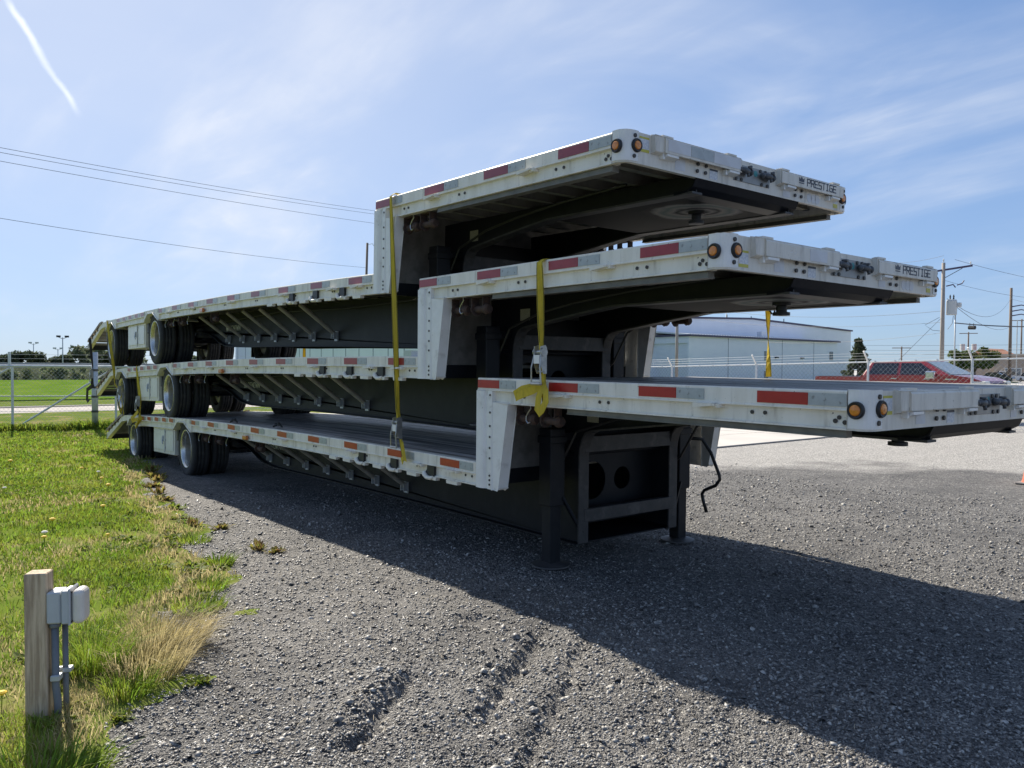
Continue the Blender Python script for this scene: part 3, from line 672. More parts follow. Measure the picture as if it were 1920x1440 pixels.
    # ---- drop posts
    for sg in (1, -1):
        yl = (lambda q: q) if sg > 0 else (lambda q: W-q)
        pl = [(0, .05), (0, -.012), (.012, -.022), (.075, -.024), (.10, -.016), (.115, .0), (.135, .0), (.15, -.010), (.20, -.010), (.205, .05)]
        pl = [(x, yl(y)) for x, y in pl];  pl = pl if sg > 0 else pl[::-1]
        m = MB(); m.prism(pl, 2, -.862, -.0985); B(m, 'drop_post', CAPW, lower=False)
        a, b = sorted((yl(-.006), yl(.07)))
        m = MB(); m.prism([(.207, -.192), (.405, -.192), (.40, -.24), (.297, -.84), (.27, -.858), (.207, -.858)], 1, a, b); B(m, 'post_gusset', CAPW, .012, lower=False)
    m = MB()
    for z in (-.13, -.265, -.37, -.455, -.54, -.62, -.755, -.79, -.825): m.disc((.178, -.0105, z), .009, 1, -.005, 8)
    B(m, 'post_bolts', BOLT, lower=False)['kind'] = 'stuff'
    m = MB(); m.box(.02, .03, .07, W-.07, -.74, -.036); B(m, 'bulkhead_panel', BULK, lower=False)
    for a, b in ((.07, .745), (1.845, W-.07)): m = MB(); m.box(.016, .034, a, b, -.86, -.742); B(m, 'bulkhead_sill', DARK, lower=False)
    m = MB(); m.box(-.03, .0, .0, W, ZL-.10, ZL-.003); B(m, 'deck_end_beam', WHITE, .003)
    # ---- main beams: web with flanges
    bot = [(-12.9, -.99), (-8.6, -.99), (-7.75, -1.03), (-7.20, -1.115), (-6.95, -1.175), (-6.72, -1.25), (-6.45, -1.305), (-6.1, -1.332)]
    for i in range(1, 12): bot.append((-6.1+i*.56, -1.342))
    bot += [(.42, -1.335)]
    neck = [(.42, -.62), (.428, -.56), (.45, -.49), (.49, -.435), (.55, -.41), (.67, -.394), (.96, -.357), (1.30, -.314), (1.64, -.276), (2.2, -.275), (XF-.05, -.275)]
    topu = [(XF-.05, -.15), (.04, -.15), (.04, ZL-.105)]
    topl = [(-.6-.6*i, ZL-.105) for i in range(20)]+[(-12.9, ZL-.105)]
    poly = bot+neck+topu+topl
    for y in (.75, W-.75):
        m = MB(); m.prism(poly, 1, y-.006, y+.006); web = B(m, 'main_beam', DARK)
        m = MB(); pth = [(x, y, z-.006) for x, z in bot]; m.strip(pth, (0, 1, 0), .13, .012); o = B(m, 'bottom_flange', DARK)
        m = MB(); pth = [(.427, y, -1.335)]+[(x+.006, y, z-.003) for x, z in neck]; m.strip(pth, (0, 1, 0), .105, .014); B(m, 'gooseneck_flange', GREY)
    # maker lettering on the near web
    m = MB(); f = lambda a, b, k: (-6.34+a*.0145, .744-k*.002, -1.075+b*.0125); text_glyphs(m, 'RENOWN', f, 1.0, 6.0, .2); B(m, 'maker_lettering', LETW)
    m = MB(); f = lambda a, b, k: (-6.50+a*.021, .744-k*.002, -1.075+b*.0125); crown_glyph(m, f); B(m, 'crown_emblem', LETW)
    put('placard', sbox('placard', .13, .003, .10, PAPER), .535, .7425, -.298)
    # ---- crossmembers
    xm = shared('xm', xmember_mesh)
    for k in range(9): put('crossmember', xm, .34+.315*k, 0, -.038)
    for k in range(36): put('crossmember', xm, -.35-.3275*k, 0, ZL-.038)
    lug = shared('lug', lug_mesh); tie = shared('tie', tie_mesh); th_ = shared('tieh', tie_hook_mesh)
    for k in range(8): put('rail_lug', lug, -.35-.3235*k, 0, ZL-.19)
    for x in (-.70, -1.345, -1.99):
        a = put('chain_tie_plate', tie, x, 0, ZL-.10); link('chain_hook', th_, a, (0, 0, 0))
    stm = shared('strut', strut_mesh); sfm = shared('strutf', strut_foot_mesh)
    def far(me, key):
        def f():
            q = me.copy(); q.transform(Matrix.Translation((0, W, 0)) @ Matrix.Scale(-1, 4, (0, 1, 0))); return q
        return shared(key, f)
    for k in range(7):
        a = put('strut', stm, -2.36-.66*k, 0, 0); link('strut_bracket', sfm, a, (0, 0, 0))
        a = put('strut', far(stm, 'strut_far'), -2.36-.66*k, 0, 0); link('strut_bracket', far(sfm, 'strutf_far'), a, (0, 0, 0))
    # ---- gooseneck back panel with two openings, cross beams
    def circ(cy, cz, r, n=20): return [(cy+r*math.cos(2*math.pi*k/n), cz+r*math.sin(2*math.pi*k/n)) for k in range(n)]
    outer = [(.757, -1.24), (W-.757, -1.24), (W-.757, -.30), (.757, -.30)]; h1 = circ(1.06, -.88, .165)[::-1]; h2 = circ(1.43, -.885, .10)[::-1]
    tri = tessellate_polygon([[Vector((a, b, 0)) for a, b in q] for q in (outer, h1, h2)]); al = outer+h1+h2
    m = MB(); m.add([(.20, a, b) for a, b in al]+[(.19, a, b) for a, b in al], [tuple(q) for q in tri]+[tuple(len(al)+i for i in q[::-1]) for q in tri]); B(m, 'gooseneck_panel', DARK, lower=False)
    m = MB(); m.box(.38, .44, .757, W-.757, -1.165, -1.06); B(m, 'cross_beam', GREY, .004, lower=False)
    m = MB(); m.box(.40, .44, .757, W-.757, -.60, -.47); B(m, 'cross_beam', GREY, .004, lower=False)
    m = MB(); m.box(-.6, .40, .757, W-.757, -1.345, -1.335); B(m, 'belly_plate', DARK)
    # ---- coupler plate and kingpin
    gp = shared('grease', lambda: grease_plate(2.69-L0[0], 0.0))
    m = MB(); lipp = [(1.64, -.279), (3.02, -.279), (3.09, -.268), (3.14, -.24), (3.165, -.192), (3.155, -.192), (3.128, -.235), (3.085, -.258), (3.02, -.268), (1.64, -.268)]
    m.prism(lipp, 1, .70, W-.70); B(m, 'coupler_plate', gp, lower=False)
    m = MB(); m.prism([(2.98, -.262), (3.085, -.262), (3.14, -.236), (3.168, -.188), (3.172, -.188), (3.147, -.243), (3.094, -.274), (2.98, -.284)], 1, .69, W-.69); B(m, 'coupler_lip', DARKP, lower=False)
    m = MB(); m.lathe([(.0001, 0), (.062, 0), (.062, -.022), (.037, -.028), (.037, -.066), (.058, -.070), (.058, -.092), (.0001, -.095)], (2.69, W/2, -.279), 2, 24); B(m, 'kingpin', BLK, lower=False)
    # ---- landing gear
    ret = 0.0 if t == 0 else .24
    for sg in (1, -1):
        y = .52 if sg > 0 else W-.52
        m = MB(); m.box(.225, .375, y-.075, y+.075, -1.02, -.40); m.box(.215, .385, y-.085, y+.085, -.52, -.46); leg = B(m, 'landing_leg', DARK if sg > 0 else DARK, .006, lower=False)
        m = MB(); zb = -1.505+ret*1.0; m.box(.245, .355, y-.055, y+.055, zb+.02, -.9); B(m, 'leg_tube', DARK, .005, lower=False)
        m = MB(); m.lathe([(.0001, .03), (.07, .03), (.155, .012), (.158, 0), (.0001, -.004)], (.30, y, zb), 2, 24); B(m, 'foot_disc', GREY, lower=False)
        m = MB(); m.bar((.36, y+(.06 if sg > 0 else -.06), -.95), (.41, .75 if sg > 0 else W-.75, -1.25), .05, .02); B(m, 'leg_brace', DARK, lower=False); m = MB(); m.box(.25, .35, min(y, .75 if sg > 0 else W-.75), max(y, .75 if sg > 0 else W-.75), -.50, -.44); B(m, 'leg_bracket', DARK, lower=False)
    m = MB(); m.tube([(.30, .60, -.62), (.30, W-.60, -.62)], .022, 8); B(m, 'gear_shaft', DARK, lower=False)
    if t == 0:
        m = MB(); m.tube([(.34, 2.17, -.56), (.36, 2.33, -.58), (.44, 2.36, -.70), (.54, 2.36, -.90), (.545, 2.36, -.94), (.50, 2.36, -1.00), (.37, 2.36, -1.06), (.345, 2.36, -1.10), (.36, 2.36, -1.16), (.40, 2.36, -1.265)], .016, 8); B(m, 'crank_handle', BLK, 0, True, lower=False)
    # ---- running gear
    tm = shared('tyre', tyre_mesh); rm = shared('rim', rim_mesh)
    def rimf():
        q = rm.copy(); q.transform(Matrix.Rotation(math.pi, 4, 'Z')); return q
    rmf = shared('rimf', rimf)
    for x in (X1, X2):
        for y, r in ((.19, rm), (.50, rm), (W-.50, rmf), (W-.19, rmf)):
            a = put('tyre', tm, x, y, ZA); link('rim', r, a, (0, 0, 0))
        m = MB(); m.tube([(x, .55, ZA), (x, W-.55, ZA)], .065, 12); B(m, 'axle', DARK)
        for y in (.80, W-.80):
            m = MB(); m.prism([(x-.62, -1.0), (x-.38, -1.0), (x-.42, -1.22), (x-.52, -1.26), (x-.60, -1.2)], 1, y-.06, y+.06); m.bar((x-.5, y, -1.16), (x+.42, y, -1.13), .08, .09); B(m, 'suspension_arm', DARK)
            m = MB(); m.lathe([(.0001, 0), (.13, 0), (.15, -.05), (.125, -.08), (.15, -.12), (.13, -.16), (.0001, -.16)], (x+.38, y, -.99), 2, 18); B(m, 'air_spring', RUBBER)
        for y in (.10, W-.62):
            m = MB(); m.box(x-.52, x-.508, y, y+.52, -1.47, -.88); B(m, 'mud_flap', BLK)
            m = MB(); m.box(x-.60, x-.50, y-.02, y+.10, -1.06, -.87); B(m, 'flap_bracket', BLK, .008)
    m = MB(); m.lathe([(.0001, -.45), (.11, -.45), (.14, -.40), (.14, .40), (.11, .45), (.0001, .45)], (-6.9, .98, -1.13), 0, 18); B(m, 'air_tank', DARK, 0, True)
    # ---- air and electric lines looping under the gooseneck
    for y, dz, x0 in ((.62, 0, .48), (W-.66, -.03, .62)):
        m = MB(); m.tube([(2.6, y, -.16), (1.9, y, -.19-dz), (1.3, y+.01, -.24), (.9, y, -.30), (x0, y, -.42), (x0-.16, y-.02, -.70), (x0-.30, y, -.80), (-.3, y, -.84)], .011, 6); B(m, 'air_hose', BLK)
    m = MB(); m.tube([(-.3, .66, -.86), (-2, .67, -.90), (-4, .66, -.87), (-6, .67, -.92), (-8, .66, -.95)], .012, 6); B(m, 'air_hose', BLK)
    # ---- toolbox between the wheels
    m = MB(); m.box(-10.30, -8.92, .06, .60, -1.315, -.862); tb = B(m, 'toolbox', WHITE, .006)
    m = MB(); m.box(-10.24, -9.50, .048, .059, -1.25, -.90); B(m, 'toolbox_door', CAPW, .004)
    m = MB(); m.box(-9.42, -8.98, .048, .059, -1.25, -.90); B(m, 'toolbox_door', CAPW, .004)
    m = MB(); m.tube([(-9.46, .04, -.88), (-9.46, .04, -1.29)], .008, 6); m.box(-9.62, -9.56, .03, .05, -1.10, -1.0); m.tube([(-9.59, .03, -1.02), (-9.57, .02, -1.10), (-9.52, .02, -1.14)], .010, 6)
    for z in (-.93, -1.07, -1.21): m.box(-9.485, -9.435, .036, .05, z-.02, z+.02)
    B(m, 'door_latch', GALV)
    # ---- amber side lamp
    m = MB(); m.box(-5.34, -5.20, -.03, .006, ZL-.185, ZL-.130); B(m, 'side_lamp', ORANGE, .006)
    # ---- beaver tail with folded ramps
    for sg in (1, -1):
        a, b = sorted(((0, .07) if sg > 0 else (W-.07, W)))
        m = MB(); m.prism([(-12.12, ZL), (-12.115, ZL-.10), (-12.62, ZL-.13), (-14.06, -1.19), (-14.16, -1.16), (-14.16, -1.09), (-12.85, ZL-.10), (-12.55, ZL-.01)], 1, a, b); B(m, 'tail_rail', WHITE, .004)
        sy = -.015 if sg > 0 else W-.025
        m = MB(); m.prism([(-12.5, ZL+.03), (-12.72, ZL+.015), (-14.08, -.97), (-14.12, -1.02), (-12.72, ZL-.045), (-12.5, ZL-.02)], 1, sy, sy+.04); B(m, 'ramp_side', RAMPM, .004)
        for k in range(4):
            x = -12.95-.30*k; z = -.735-.0645*k*1.05; m = MB(); m.prism([(x+.05, z+.0), (x-.08, z-.02), (x-.05, z-.10), (x+.03, z-.08)], 1, sy+.008, sy+.03); B(m, 'ramp_hinge', RUST)
    for k in range(7):
        m = MB(); x = -12.35-.27*k; z = -.78-max(0, k-1)*.052; m.box(x-.04, x+.04, .075, W-.075, z-.05, z); B(m, 'tail_slat', XMEM, .003)
    m = MB(); m.box(-14.16, -14.08, .0, W, -1.20, -1.06); B(m, 'rear_bumper', DARK, .004)
    for y in (.12, 1.62):
        m = MB(); 
        for dy in (0, .80): m.bar((-12.45, y+dy, -.66), (-14.05, y+dy, -.99), .05, .07)
        for k in range(9): x = -12.55-.17*k; m.box(x-.03, x+.03, y+.026, y+.774, -.70-(k*.17)*.2, -.665-(k*.17)*.2)
        B(m, 'loading_ramp', XMEM)
    for y in (.2, W-.3):
        m = MB(); m.box(-13.98, -13.9, y, y+.09, -.97, -.74); m.box(-14.0, -13.88, y-.02, y+.11, -.76, -.72); B(m, 'ramp_stand', WHITE)
    for y in (.18, .30, W-.30, W-.18): m = MB(); m.disc((-14.161, y, -1.13), .03, 0, -.012, 12); B(m, 'tail_lamp', TAPER[0])
    return root, wpt, bend
TR = [make_trailer(0, 'lowest trailer of the stack, standing on the gravel on its own wheels and landing legs'),
      make_trailer(1, 'middle trailer of the stack, with 53 chalked in white on its nose'),
      make_trailer(2, 'topmost trailer of the stack, its upper nose raised against the sky')]
# ------------------------------------------------------------------ straps
def WP(t, x, y, z):
    th = R(POSE[t]['th']); c, s = math.cos(th), math.sin(th)
    z = z + ((POSE[t]['ga']/57.2958*x+POSE[t]['ca']*x*x) if x < -.05 else 0)
    return Vector((x*c-z*s+POSE[t]['tx'], y+POSE[t]['ty'], x*s+z*c+POSE[t]['tz']))
def ratchet(root, org, p, side=-1):
    """frame, spool and handle hanging on a strap at p (world), facing side*y"""
    x, y, z = p; m = MB()
    for s in (-.034, .034):
        m.prism([(y+side*.0, z+.10), (y+side*.045, z+.09), (y+side*.05, z-.02), (y+side*.02, z-.10), (y-side*.012, z-.10), (y-side*.012, z+.08)], 0, x+s-.002, x+s+.002)
    m.tube([(x-.04, y+side*.02, z+.05), (x+.04, y+side*.02, z+.05)], .016, 10); m.tube([(x-.04, y+side*.01, z-.085), (x+.04, y+side*.01, z-.085)], .007, 8)
    for s in (-.044, .044): m.lathe([(.0001, 0), (.03, 0), (.03, .006), (.0001, .006)], (x+s-.003, y+side*.02, z+.05), 0, 12)
    m.build('ratchet_frame', ZINC, root, org)
    m = MB(); m.box(x-.03, x+.03, y+side*.03, y+side*.052, z-.03, z+.03) if side > 0 else m.box(x-.03, x+.03, y-.052, y-.03, z-.03, z+.03)
    m.build('ratchet_pawl', CAPW, root, org)
    m = MB()
    for s in (-1, 1): m.tube([(x+s*.036, y+side*.04, z+.04), (x+s*.046, y+side*.06, z-.06), (x+s*.052, y+side*.055, z-.17)], .006, 6)
    m.tube([(x-.052, y+side*.055, z-.17), (x+.052, y+side*.055, z-.17)], .011, 8)
    m.build('ratchet_handle', ZINC, root, org)
def strap(label, pts, wv=(1, 0, 0), w=.05, rt_=None, hook=None, m=YEL, extra=None, group='cargo straps tying the stack'):
    org = Vector(pts[-1]); root = empty('ratchet_strap', org, label, 'strap', group)
    b = MB(); b.strip(pts, wv, w, .004); b.build('webbing', m, root, org)
    if m is YEL:
        b = MB()
        wl = wv if isinstance(wv, list) else [wv]*len(pts)
        for s in (-1, 1): b.strip([Vector(p)+Vector(a).normalized()*(s*w*.42) for p, a in zip(pts, wl)], wv, .004, .0056)
        b.build('webbing_edge', YELED, root, org)
    if rt_: ratchet(root, org, *rt_)
    for e in extra or []:
        b = MB(); b.strip(e[0], e[1], e[2], .004); b.build('loose_tail', m, root, org)
    if hook:
        b = MB(); x, y, z, sg = hook; b.tube([(x, y, z), (x, y+sg*.015, z-.03), (x+.02, y+sg*.02, z-.06), (x+.05, y+sg*.01, z-.06), (x+.06, y, z-.03)], .008, 7); b.build('strap_hook', BLK, root, org)
    return root
def twist(p, q, n, turns, ph=0.0):
    P = []; V = []
    for i in range(n+1):
        f = i/n; P.append(Vector(p).lerp(Vector(q), f)); a = ph+turns*math.pi*f; V.append(Vector((math.cos(a), math.sin(a), 0)))
    return P, V
# a: topmost trailer to the lowest deck
a0 = WP(2, .31, .25, .006); a1 = WP(2, .325, -.03, .0)
P1, V1 = twist((-1.17, -.135, 3.26), (-1.135, -.075, 1.36), 24, .62, -.15)
pa = [Vector((-1.17, .35, 3.292)), Vector((-1.17, -.095, 3.290))]+P1+[Vector((-1.13, -.06, 1.18)), Vector((-1.12, -.045, 1.03)), Vector((-1.06, -.05, .90))]
va = [Vector((1, 0, 0))]*2+V1+[Vector((1, 0, 0))]*3
strap('long yellow ratchet strap hanging from the topmost deck down to the lowest deck', pa, va, .05, ((-1.13, -.065, 1.19), -1), None, YEL,
      [([(-1.09, -.06, 1.06), (-1.05, -.065, .98), (-1.03, -.06, .90), (-1.07, -.055, .885), (-1.10, -.05, .93)], (1, 0, .3), .05)])
# b: middle trailer nose deck to the lowest trailer's upper deck
P2, V2 = twist((.865, -.10, 2.47), (.862, -.075, 1.92), 14, .5, .2)
pb = [Vector((.865, .4, 2.497)), Vector((.865, -.062, 2.497))]+P2+[Vector((.86, -.06, 1.75)), Vector((.855, -.045, 1.60)), Vector((.85, -.03, 1.50))]
vb = [Vector((1, 0, 0))]*2+V2+[Vector((1, 0, 0))]*3
strap('yellow ratchet strap with a looped tail in front of the lowest upper deck', pb, vb, .052, ((.86, -.065, 1.80), -1), None, YEL,
      [([(.86, -.06, 1.62), (.78, -.09, 1.58), (.68, -.10, 1.55), (.60, -.09, 1.525), (.585, -.085, 1.55), (.66, -.08, 1.585), (.80, -.07, 1.61)], (.25, 0, 1), .055),
       ([(.86, -.06, 1.62), (.93, -.09, 1.57), (.945, -.10, 1.51), (.90, -.10, 1.45), (.86, -.095, 1.425), (.84, -.09, 1.45), (.84, -.08, 1.53), (.86, -.06, 1.62)], [Vector((1, 0, .2)), Vector((.9, 0, .4)), Vector((.8, 0, .3)), Vector((.7, 0, -.4)), Vector((.6, 0, -.6)), Vector((1, 0, .1)), Vector((1, 0, 0)), Vector((1, 0, 0))], .058)])
# c: far side
P3, V3 = twist((.84, 2.63, 2.47), (.86, 2.63, 1.67), 12, 1.0, .3)
strap('yellow strap on the far side with a dark hook under the middle nose deck', P3, V3, .055, None, (.86, 2.62, 2.30, 1), YEL)
# d, e: rear
P4, V4 = twist(WP(2, -11.83, -.03, ZL+.01), WP(1, -12.0, -.05, ZL-.02), 12, .6, .1)
strap('yellow strap across the topmost rear wheel, tied at the tail with a knotted end', [WP(2, -11.83, .2, ZL+.012)]+P4+[WP(1, -11.9, -.06, ZL-.3), WP(0, -12.35, -.06, ZL+.45), WP(0, -12.3, -.06, ZL+.2), WP(0, -12.2, -.05, ZL+.02)], [Vector((1, 0, 0))]+V4+[Vector((1, 0, 0))]*4, .06, ((WP(0, -12.35, -.08, ZL+.50)), -1), None, YEL,
      [([WP(0, -12.35, -.07, ZL+.40), WP(0, -12.42, -.09, ZL+.25), WP(0, -12.3, -.09, ZL+.05), WP(0, -12.25, -.06, ZL+.2)], (1, 0, 0), .07)])
P5, V5 = twist(WP(1, -10.2, -.02, ZL+.01), WP(0, -10.85, -.05, ZL+.32), 10, .4, .1)
strap('yellow ratchet strap beside the middle white toolbox, bunched at the lowest rail', [WP(1, -10.2, .2, ZL+.01)]+P5+[WP(0, -10.85, -.05, ZL+.10), WP(0, -10.9, -.04, ZL-.04)], [Vector((1, 0, 0))]+V5+[Vector((1, 0, 0))]*2, .055, (WP(0, -10.85, -.07, ZL+.28), -1), None, YEL,
      [([WP(0, -10.85, -.08, ZL+.10), WP(0, -11.1, -.10, ZL-.01), WP(0, -11.35, -.10, ZL-.05), WP(0, -11.3, -.09, ZL-.10), WP(0, -10.9, -.08, ZL-.06)], (.2, 0, 1), .07),
       ([WP(0, -10.8, -.08, ZL+.02), WP(0, -10.6, -.10, ZL-.06), WP(0, -10.95, -.11, ZL-.20)], (.6, 0, .8), .10)])
P6, V6 = twist(WP(2, -13.62, -.05, -.95), WP(1, -13.95, -.10, -.62), 10, .5, 1.2)
strap('dark worn strap hanging from the topmost tail to the middle tail', P6+[WP(1, -14.0, -.11, -.90), WP(1, -13.95, -.10, -1.02)], V6+[Vector((.3, 1, 0))]*2, .06, (WP(1, -13.97, -.11, -.70), -1), None, DSTRAP,
      [([WP(1, -13.98, -.12, -.98), WP(1, -14.15, -.18, -1.05), WP(1, -14.2, -.18, -1.28), WP(1, -14.1, -.16, -1.32)], (1, .4, 0), .09)])
P7, V7 = twist((-9.35, 2.55, 2.66), (-9.35, 2.55, 1.80), 8, .3)
strap('narrow yellow strap on the far side behind the topmost wheels', P7, V7, .06, None, None, YEL)

# ------------------------------------------------------------------ outlet post in the grass
WOOD = mat('weathered_timber', (.60, .475, .33), (.36, .265, .175), rough=.85, nscale=9, stretch=(5, 5, .35), lo=.42, hi=.58, bump=.25, bscale=60, dirt=(.25, .18, .12), dscale=7, dstretch=(4, 4, .3), dlo=.58, dhi=.72)
GREYB = mat('grey_box_paint', (.48, .50, .51), (.43, .45, .46), rough=.5, nscale=8, bump=.05)
COVER = mat('bubble_cover', (.72, .67, .60), (.64, .59, .52), rough=.35, nscale=6)
PIPE = mat('pvc_conduit', (.16, .175, .19), (.125, .135, .15), rough=.5, nscale=10)
po = (1.085, -3.13, float(lawn_z(1.085, -3.13))-.02)
post = empty('outlet_post', po, 'squat timber post with a grey outlet box and two conduits, standing in the grass', 'post', None, (R(.6), R(-1.0), R(-27)))
H = 1.751-.20-.155-po[2]+.012 if False else .662
m = MB(); m.box(-.0445, .0445, -.0445, .0445, -.2, H); m.build('timber_post', WOOD, post, bevel=.004)
m = MB(); m.box(-.05, .05, .046, .103, H-.222, H-.084); bx = m.build('outlet_box', GREYB, post, bevel=.006)
m = MB(); m.box(-.053, .053, .106, .138, H-.225, H-.080); m.box(-.057, .057, .134, .143, H-.232, H-.070); m.build('box_lid', GREYB, bx, bevel=.005)
m = MB(); m.box(-.051, .051, .144, .196, H-.230, H-.078)
o = m.build('bubble_cover', COVER, bx, bevel=.024, seg=4)
m = MB(); m.tube([(.018, .070, H-.222), (.018, .070, .16), (.030, .082, .10), (.034, .086, -.15)], .0155, 12); m.lathe([(.019, 0), (.023, 0), (.023, -.02), (.019, -.022)], (.018, .070, H-.222), 2, 14); m.build('conduit', PIPE, post, smooth=True)
m = MB(); m.tube([(-.026, .095, H-.222), (-.026, .098, -.15)], .0125, 12); m.build('conduit', PIPE, post, smooth=True)
m = MB()
for sx in (-.04, .04):
    for sz in (H-.218, H-.088): m.disc((sx, .1435, sz), .005, 1, .004, 8)
link('lid_screws', m.mesh('lid_screws', BOLT), bx)['kind'] = 'stuff'
m = MB(); m.box(-.002, .045, .056, .094, H-.475, H-.45); m.box(-.045, -.004, .088, .124, H-.455, H-.435); m.box(-.04, -.02, .045, .09, H-.455, H-.435); m.build('conduit_clamp', GALV, post, bevel=.003)

# ------------------------------------------------------------------ chain-link sliding gate and fence
def chain_link(mb, org, ux, L_, z0, z1, d=.09, r=.0022):
    """diamond mesh between z0 and z1 along ux; thin flat wires"""
    hh = z1-z0; ux = Vector(ux); n = int((L_+hh)/d)
    for sgn in (1, -1):
        for k in range(n+1):
            s0 = k*d-hh; a, b = s0, s0+hh; za, zb = (0, hh)
            a2, b2 = max(a, 0), min(b, L_)
            if b2 <= a2: continue
            f0 = (a2-a)/hh; f1 = (b2-a)/hh
            if sgn < 0: f0, f1 = 1-f0, 1-f1
            p = Vector(org)+ux*a2; q = Vector(org)+ux*b2
            mb.tube([(p.x, p.y, z0+hh*f0), (q.x, q.y, z0+hh*f1)], r, 3, False)
gA = Vector((-21.95, -2.4, 0)); gB = Vector((-20.15, 1.75, 0)); gu = (gB-gA).normalized()
GLV2 = mat('gate_tube', (.60, .63, .64), (.52, .55, .56), rough=.4, metal=.3, nscale=10)
zg = -.222
gate = empty('sliding_gate', (gA.x, gA.y, zg), 'silver chain link sliding gate with slanted braces beside the stack tail', 'gate')
org = (gA.x, gA.y, zg)
def gp(s, z): q = gA+gu*s; return (q.x, q.y, zg+z)
b_ = 1.885
gl0 = -4.2
def tb(name, pts, r, m=GLV2): q = MB(); q.tube(pts, r, 10); q.build(name, m, gate, org)
tb('top_rail', [gp(gl0, b_), gp(9.5, b_)], .04); tb('bottom_rail', [gp(gl0, .10), gp(9.5, .10)], .035); tb('middle_rail', [gp(gl0, 1.02), gp(9.5, 1.02)], .016)
for s in (-1.35, 1.45, 4.15): tb('upright', [gp(s, .1), gp(s, b_)], .034)
for s0, s1 in ((1.55, 4.1), (-1.25, 1.40)): tb('brace', [gp(s0, .12), gp(s1, b_-.05)], .028)
for s in (-1.3, 1.38, 4.1): tb('wire_arm', [gp(s, b_), gp(s, b_+.40)], .038)
for z in (b_+.10, b_+.22, b_+.34): tb('barbed_wire', [gp(gl0, z), gp(2.5, z-.01), gp(9.5, z)], .0035)
tb('truss_rod', [gp(gl0, .55), gp(9.5, .62)], .006)
m = MB(); chain_link(m, gp(gl0, 0), gu, 13.6, zg+.10, zg+b_, .115, .0024); m.build('chain_link_mesh', GALV, gate, org)['kind'] = 'stuff'
q = gp(3.62, 0); pst = empty('gate_post', (q[0]+.16, q[1]-.06, zg), 'stout galvanised gate post with roller brackets, gate sliding behind it', 'post')
m = MB(); m.tube([(q[0]+.16, q[1]-.06, zg-.1), (q[0]+.16, q[1]-.06, zg+2.30)], .085, 14); m.build('post_tube', GALV, pst, pst.location, smooth=True)
for z in (.55, .98, 1.25, 1.75):
    m = MB(); m.tube([(q[0]+.16, q[1]-.06, zg+z), (q[0]+.16, q[1]-.06, zg+z+.06)], .097, 14); m.build('post_band', GREY, pst, pst.location)
q = gp(-4.0, 0)
# yard fence at the back
fy = 20.4
def fh(x): return float(hbase(x))
fen = empty('chain_link_fence', (-4.48, fy, fh(-4.48)), 'long chain link fence with barbed wire arms in front of the red pickup', 'fence')
forg = (-4.48, fy, fh(-4.48))
FT = 1.99
xs = list(np.linspace(-30, 12, 43))
m = MB(); m.tube([(x, fy, fh(x)+FT) for x in xs], .022, 8); m.build('top_rail', GLV2, fen, forg)
m = MB(); m.tube([(x, fy, fh(x)+.06) for x in xs], .004, 6); m.build('bottom_wire', GALV, fen, forg)
for dz, dx in ((.10, .02), (.19, .05), (.27, .08)):
    m = MB(); m.tube([(x, fy-dx*2, fh(x)+FT+dz) for x in xs], .0032, 5); m.build('barbed_wire', GALV, fen, forg)
for x in (-27.5, -23.4, -19.5, -15.47, -11.6, -7.52, -4.48, -1.4, 1.7, 4.8, 7.9):
    m = MB(); m.tube([(x, fy, fh(x)-.05), (x, fy, fh(x)+FT+.02)], .036, 10); p_o = m.build('fence_post', GLV2, fen, forg)
    m = MB(); m.tube([(x, fy, fh(x)+FT), (x-.05, fy-.20, fh(x)+FT+.34)], .028, 8); m.build('wire_arm', CAPW, p_o, forg) if False else link('wire_arm', m.mesh('wire_arm', CAPW, forg), p_o)
m = MB()
for x in np.arange(-29, 12, .62): m.box(x-.012, x+.012, fy-.03, fy+.03, fh(x)+FT-.02, fh(x)+FT+.045)
m.build('rail_ties', CAPW, fen, forg)['kind'] = 'stuff'
m = MB()
for i in range(14):
    x0 = -30+3*i; zz = (fh(x0)+fh(x0+3))/2; chain_link(m, (x0, fy, 0), (1, 0, 0), 3.0, zz+.05, zz+FT-.01, .15, .0030)
m.build('chain_link_mesh', mat('weathered_wire', (.36, .37, .38), (.28, .29, .30), rough=.55, metal=.2), fen, forg)['kind'] = 'stuff'

# ------------------------------------------------------------------ red pickup behind the fence
REDP = mat('red_car_paint', (.30, .018, .022), (.26, .014, .018), rough=.28, nscale=2, coat=.8)
GLASS = mat('tinted_glass', (.015, .017, .02), rough=.06, spec=.8)
GLASSL = mat('windscreen_glass', (.20, .25, .27), rough=.08, spec=.8)
CHROME = mat('chrome', (.75, .76, .78), rough=.08, metal=1.0)
HEADL = mat('headlamp_lens', (.72, .71, .62), rough=.2, coat=.5)
tx0, ty0 = -11.05, 23.25; tz0 = fh(-8)
trk = empty('pickup_truck', (tx0+3, ty0+1.0, tz0), 'red crew cab pickup with a chrome mirror parked behind the chain link fence', 'pickup truck')
to = (tx0+3, ty0+1.0, tz0)
def tp(p): return (tx0+p[0], tz0+p[1])
def tprism(name, poly, y0, y1, mm, bevel=0.0, smooth=False):
    m = MB(); m.prism([tp(q) for q in poly], 1, ty0+y0, ty0+y1); return m.build(name, mm, trk, to, bevel=bevel, seg=2)
def wheel_cut(cx, r, n=8): return [(cx+r*math.cos(math.pi*k/n), .44+r*math.sin(math.pi*k/n)) for k in range(n+1)][::-1]
low = [(.05, .62), (.0, .75), (.02, 1.45), (.05, 1.50), (1.74, 1.51), (1.80, 1.55), (4.85, 1.60), (5.45, 1.52), (5.72, 1.42), (5.84, 1.25), (5.86, .70), (5.75, .52), (5.35, .50)]
